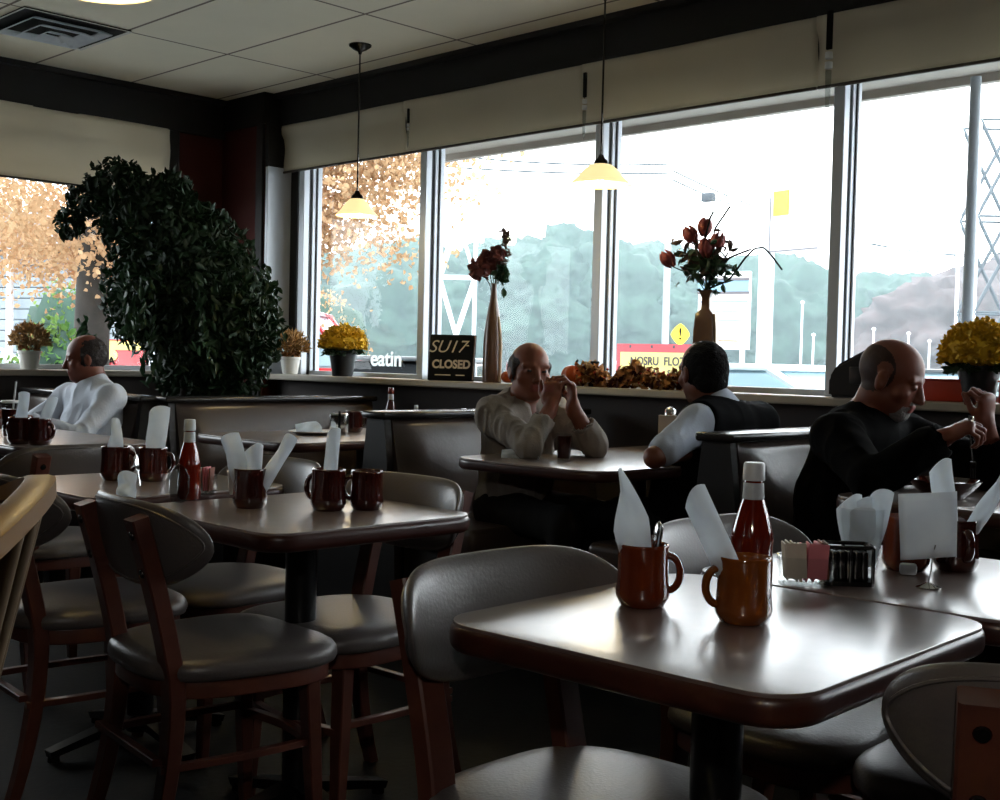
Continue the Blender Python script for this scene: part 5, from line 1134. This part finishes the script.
# lettering on the glass
text_obj('window_lettering', 'eatin', .13, M['decal'], None, (-5.60, 4.685, 1.115), (PI/2, 0, 0), .001, bold=.003, sx=1.15); o = D.objects['window_lettering']; tag(o, 'white bubbly lettering low on the first front window', 'lettering')
# haze
hz = B(); hz.box((-35, 60, 8), (150, 90, 26)); hm = D.materials.new('morning_haze'); hm.use_nodes = True; nt = hm.node_tree
for xx in list(nt.nodes): nt.nodes.remove(xx)
vo = nt.nodes.new('ShaderNodeVolumeScatter'); vo.inputs['Color'].default_value = (.72, .92, 1, 1); vo.inputs['Density'].default_value = .005; vo.inputs['Anisotropy'].default_value = .2
oo = nt.nodes.new('ShaderNodeOutputMaterial'); nt.links.new(vo.outputs[0], oo.inputs['Volume'])
o = hz.obj('haze', hm, None, False); tag(o, 'pale blue-green morning haze before the far trees', 'haze', None, 'stuff')

# ------------------------------------------------------------------ people
class Hair:
    def __init__(s, m, fn): s.mat = m; s.fn = fn
    def __call__(s, *a): s.fn(*a)
PA = lambda J, **k: {**J, **k}
def lp(a, b, t): a = np.array(a, float); b = np.array(b, float); return a+(b-a)*t
# man in the grey-beige shirt, elbows on the table, hands joined before his mouth
def hair2(s, hp, R):
    s.ell(hp(-.014, 0, .018), (.099, .087, .088), R, .01); 
    s.ell(hp(.110, 0, .050), (.096, .070, .092), R, .010, True); s.ell(hp(.075, 0, -.05), (.09, .12, .09), R, .01, True)
    s.ell(hp(-.02, 0, -.12), (.16, .16, .06), R, .01, True)
    for q in (-1, 1): s.cap(hp(.022, q*.074, .03), hp(.016, q*.072, -.012), .011, .007, .01)
J = seated((-3.47, 3.60, .53), (1, -.08, 0), z=.50)
J = PA(J, neck=(-3.42, 3.575, .955), head=(-3.352, 3.560, 1.078), F=(.80, -.42, .02), U=(.10, -.02, 1),
       shR=(-3.420, 3.420, .905), shL=(-3.39, 3.755, .905), elR=(-3.165, 3.370, .795), elL=(-3.075, 3.640, .800), wrR=(-3.155, 3.475, .945), wrL=(-3.110, 3.555, .945))
person('person in a rumpled grey-beige shirt, elbows on the booth table, hands joined at the mouth', J, M['skin'], M['greyshirt'], 'shirt', M['trousers'],
       belly=.02, sleeves=(.45, .62), topfold=(.016, 11), vneck=True, hair=Hair(M['hairgrey'], hair2), head=dict(sc=1.0),
       hands={'R': ((.02, .10, 1), (-.45, .85, .1), (-.85, -.4, .2), dict(curl=(45, 60, 40), th=(.7, .5, .3))), 'L': ((-.08, -.04, 1), (-.5, -.75, .1), (-.85, .5, .2), dict(curl=(35, 55, 40), th=(.7, .5, .3)))})
# man in white sleeves and a black vest, seen from behind
def hair3(s, hp, R):
    s.ell(hp(-.016, 0, .022), (.102, .084, .102), R, .01); s.ell(hp(-.055, 0, -.03), (.055, .066, .06), R, .015)
    s.ell(hp(.095, 0, .0), (.075, .12, .115), R, .01, True); s.ell(hp(.07, 0, -.09), (.10, .12, .075), R, .01, True); s.ell(hp(-.02, 0, -.145), (.16, .16, .06), R, .01, True)
J = seated((-2.70, 3.76, .53), (-1, .06, 0), z=.50)
J = PA(J, neck=(-2.612, 3.825, .965), head=(-2.690, 3.822, 1.092), F=(-.90, .36, -.03), U=(-.10, 0, 1),
       shL=(-2.585, 3.650, .905), shR=(-2.565, 4.01, .905), elL=(-2.585, 3.395, .795), elR=(-2.70, 4.08, .80), wrL=(-2.625, 3.640, .800), wrR=(-2.735, 3.845, .80))
def vest_top(s, A, TR, mid, hp, sleeve): pass
b3, A3, hp3, HR3, TR3 = person('person seen from behind in a black vest over a white long-sleeved shirt, dark hair', J, M['skin2'], M['whitecotton'], 'white_shirt', M['trousers'],
       belly=.02, sleeves=(-1, .86), topfold=(.007, 9), hair=Hair(M['hairblack'], hair3), head=dict(sc=1.03),
       hands={'L': ((-.1, 1, -.05), (0, 0, -1), (-1, -.1, 0), dict(curl=(22, 30, 20))), 'R': ((-.15, -1, -.03), (0, 0, -1), (-1, .1, 0), dict(curl=(22, 30, 20)))})
def vest(A, TR, parent):
    lo, hi = bb([A['pelvis'], A['neck'], A['shL'], A['shR']], .2); s = SDF(lo, hi, .005); mid = lambda t: A['pelvis']*(1-t)+A['neck']*t
    fw, lat, up = TR; s.cap(lp(A['shL'], A['shR'], .10), lp(A['shL'], A['shR'], 1.0), .086, None, .04); s.cap(A['neck']-up*.06-fw*.015, A['neck']-up*.012-fw*.015, .098, .078, .03); s.ell(mid(.72), (.134, .178, .165), TR, .05); s.ell(mid(.38)+fw*.015, (.162, .182, .20), TR, .05); s.ell(mid(.10), (.150, .185, .14), TR, .04)
    for q, sg in (('L', 1),): s.ell(A['sh'+q]+lat*sg*.045, (.105, .062, .125), TR, .012, True)
    s.ell(A['neck']+up*.05, (.074, .074, .050), TR, .010, True); s.cap(A['neck']+fw*.13+up*.03, mid(.5)+fw*.24, .06, .02, .012, True)
    return sdf_obj('vest', s, M['vest'], parent, 1, (.006, 8))
vest(A3, TR3, b3)
t = B(); pth = [A3['wrL']+Vector((0, 0, 0))] if 0 else None
w = A3['wrL']; d = nrm(w-A3['elL']); pts = []; e1 = nrm(np.cross(d, [0, 0, 1])); e2 = np.cross(d, e1)
for k in range(20): a = 2*PI*k/20; pts.append(tuple(w+d*.004+e1*.0285*math.cos(a)+e2*.0285*math.sin(a)))
t.tube(pts, .0045, 8, closed=True); t.lathe([(0, 0), (.014, 0), (.014, .005), (0, .006)], tuple(w+d*.004-e2*.029), 16, Vector(tuple(-e2)).to_track_quat('Z', 'Y').to_matrix()); o = t.obj('wristwatch', M['watch'], b3)
# bald man in the black jacket, hands lifted
def hair4(s, hp, R):
    s.ell(hp(-.022, 0, .018), (.0885, .0795, .082), R, .01); s.ell(hp(.085, 0, .055), (.105, .12, .115), R, .012, True); s.ell(hp(.06, 0, -.06), (.09, .12, .07), R, .01, True); s.ell(hp(-.02, 0, -.12), (.16, .16, .055), R, .01, True)
J = seated((-1.985, 3.60, .53), (1, -.02, 0), z=.50)
J = PA(J, neck=(-1.918, 3.615, .960), head=(-1.842, 3.652, 1.092), F=(.93, .22, -.33), U=(.36, .05, 1),
       shR=(-1.895, 3.415, .905), shL=(-1.865, 3.815, .905), elR=(-1.700, 3.270, .800), elL=(-1.540, 3.785, .800), wrR=(-1.545, 3.385, .925), wrL=(-1.535, 3.665, .960))
def beard4(p, out):
    out[(p[:, 2] < -.062) & (p[:, 0] > .045) & (p[:, 2] > -.125) & (np.abs(p[:, 1]) < .045) & (out == 0)] = 3
    out[(((p[:, 0]+.052)/.078)**2+((p[:, 2]-.022)/.074)**2 < 1) & (np.abs(p[:, 1]) < .079) & (out == 0)] = 4
    out[(p[:, 2] > -.054) & (p[:, 2] < -.044) & (np.abs(p[:, 1]) < .026) & (p[:, 0] > .085)] = 3
    return out
def jacket(s, A, TR, mid, hp, sleeve):
    fw, lat, up = TR
    for q, t_ in (('L', .62), ('R', .86)): sleeve(s, q, t_, .020, 1.4)
    s.cap(A['neck']-fw*.035-up*.02+lat*.05, A['neck']-fw*.035-up*.02-lat*.05, .058, None, .02)
    s.cap(A['neck']+fw*.16+up*.02, mid(.62)+fw*.20, .034, .012, .012, True)
b4, A4, hp4, HR4, TR4 = person('bald bearded person in a black jacket bending over a meal, hands raised', J, M['skin2'], M['jacket'], 'jacket', M['trousers'],
       belly=.045, topfold=(.010, 8), topx=jacket, facemat=beard4, head=dict(sc=1.06, jowl=.006),
       hands={'R': ((.75, .25, .45), (.15, .5, -.8), (0, .8, .55), dict(curl=(55, 60, 40), th=(.8, .3, .45))), 'L': ((.12, -.25, 1), (-.5, .1, .1), (-.4, -.8, .2), dict(curl=(62, 75, 50), th=(.7, .3, .5)))})
lo, hi = bb([A4['neck'], A4['pelvis']], .25); s = SDF(lo, hi, .005); mid4 = lambda t: A4['pelvis']*(1-t)+A4['neck']*t; fw, lat, up = TR4
s.ell(mid4(.62)+fw*.02, (.130, .135, .17), TR4, .03); s.cap(A4['neck']-up*.05, A4['neck']+up*.0, .082, .066, .02); s.ell(mid4(.30)+fw*.03, (.15, .15, .14), TR4, .03)
sdf_obj('undershirt', s, M['greyshirt'], b4, 1, (.005, 10))
w = A4['wrR']; hd = nrm((.75, .25, .45)); q = B(); c = w+hd*.095
q.tube([tuple(c+np.array([0, .005, .008])+nrm(np.cross(hd, [0, 0, 1]))*.012*math.cos(2*PI*k/16)+np.array([0, 0, 1])*.012*math.sin(2*PI*k/16)) for k in range(16)], .0022, 8, closed=True); q.obj('ring', M['watch'], b4)
tf = thing('fork', 'fork held point down by the man in the black jacket', 'fork', tuple(w+hd*.085), 0)
q = B(); q.tube([(0, 0, .03), (.006, 0, -.03), (.014, 0, -.10)], [.004, .0028, .0024], 8); q.obj('handle', M['darkchrome'], tf)
q = B(); q.box((.016, 0, -.112), (.018, .003, .02), .001); [q.tube([(.009+.0047*k, 0, -.118), (.010+.0047*k, 0, -.150)], .0012, 6) for k in range(4)]; q.obj('tines', M['darkchrome'], tf)
# man in the white sweater
def hair1(s, hp, R):
    s.ell(hp(-.014, 0, .022), (.099, .084, .096), R, .01); s.ell(hp(.090, 0, .030), (.080, .12, .11), R, .01, True); s.ell(hp(.07, 0, -.09), (.10, .12, .075), R, .01, True); s.ell(hp(-.02, 0, -.138), (.16, .16, .06), R, .01, True)
    for q in (-1, 1): s.cap(hp(.012, q*.073, .02), hp(.012, q*.071, -.03), .010, .006, .01)
J = seated((-5.807, 2.932, .53), (-.05, -1, 0), z=.50)
J = PA(J, neck=(-5.802, 2.937, .955), head=(-5.829, 2.894, 1.082), F=(-.42, -.88, -.12), U=(0, -.08, 1),
       shL=(-5.602, 2.917, .885), shR=(-5.997, 2.892, .885), elL=(-5.527, 2.712, .70), elR=(-6.037, 2.692, .72), wrL=(-5.627, 2.492, .785), wrR=(-5.847, 2.452, .80))
def beard1(p, out):
    return out
b1, A1, hp1, HR1, TR1 = person('person in a loose white sweater facing left, sitting by the corner plant', J, M['skin2'], M['whiteknit'], 'white_sweater', M['trousers'],
       belly=.04, sleeves=(.85, .85), topfold=(.020, 7), hair=Hair(M['hairdark'], hair1), head=dict(sc=1.0, jowl=.004),
       hands={'L': ((-.55, -.75, .02), (-.3, .2, -.9), (-.8, .5, 0), dict(curl=(25, 35, 25))), 'R': ((.35, -.85, .05), (.3, .2, -.9), (.9, .3, .1), dict(curl=(35, 45, 30)))})
o = B().box((-5.86, 2.335, .812), (.075, .15, .012), .005, .2).obj('mobile_phone', M['black'], None); tag(o, 'dark phone held flat by the person in the white sweater', 'phone')

# ------------------------------------------------------------------ camera, sky and light
def cam_basis(yaw, pitch, roll):
    cy, sy, cp, sp = math.cos(yaw), math.sin(yaw), math.cos(pitch), math.sin(pitch)
    f = Vector((-sy*cp, cy*cp, sp)); r = Vector((cy, sy, 0)); u = r.cross(f); c, s_ = math.cos(roll), math.sin(roll)
    return r*c+u*s_, u*c-r*s_, f
cd = D.cameras.new('camera'); cam = D.objects.new('camera', cd); COL.objects.link(cam)
r_, u_, f_ = cam_basis(.7793, -.03219, .02379)
cam.matrix_world = Matrix(((r_.x, u_.x, -f_.x, 0), (r_.y, u_.y, -f_.y, 0), (r_.z, u_.z, -f_.z, 1.12), (0, 0, 0, 1)))
cd.sensor_width = 36; cd.lens = 1208/1000*36; cd.clip_end = 500; cd.clip_start = .02
SC.camera = cam
W = D.worlds.new('world'); SC.world = W; W.use_nodes = True; nt = W.node_tree; bg = nt.nodes['Background']
bg.inputs[0].default_value = (.86, .95, 1, 1); bg.inputs[1].default_value = 3.2
def portal(loc, rot, sx, sy):
    L = D.lights.new('portal', 'AREA'); L.shape = 'RECTANGLE'; L.size = sx; L.size_y = sy; L.cycles.is_portal = True
    o = D.objects.new('window_portal', L); COL.objects.link(o); o.location = loc; o.rotation_euler = rot
portal((-2.5, 4.80, 1.68), (-PI/2, 0, 0), 7.8, 1.4)
portal((XL-.2, 2.59, 1.70), (0, -PI/2, 0), 1.4, 2.95)
SC.view_settings.view_transform = 'Standard'; SC.view_settings.look = 'None'; SC.view_settings.gamma = 1; SC.view_settings.use_curve_mapping = False
SC.view_settings.exposure = 1.25
SC.cycles.use_denoising = True; SC.cycles.max_bounces = 8; SC.cycles.diffuse_bounces = 4; SC.cycles.transparent_max_bounces = 24
SC.cycles.sample_clamp_indirect = 6; SC.cycles.caustics_reflective = False; SC.cycles.caustics_refractive = False
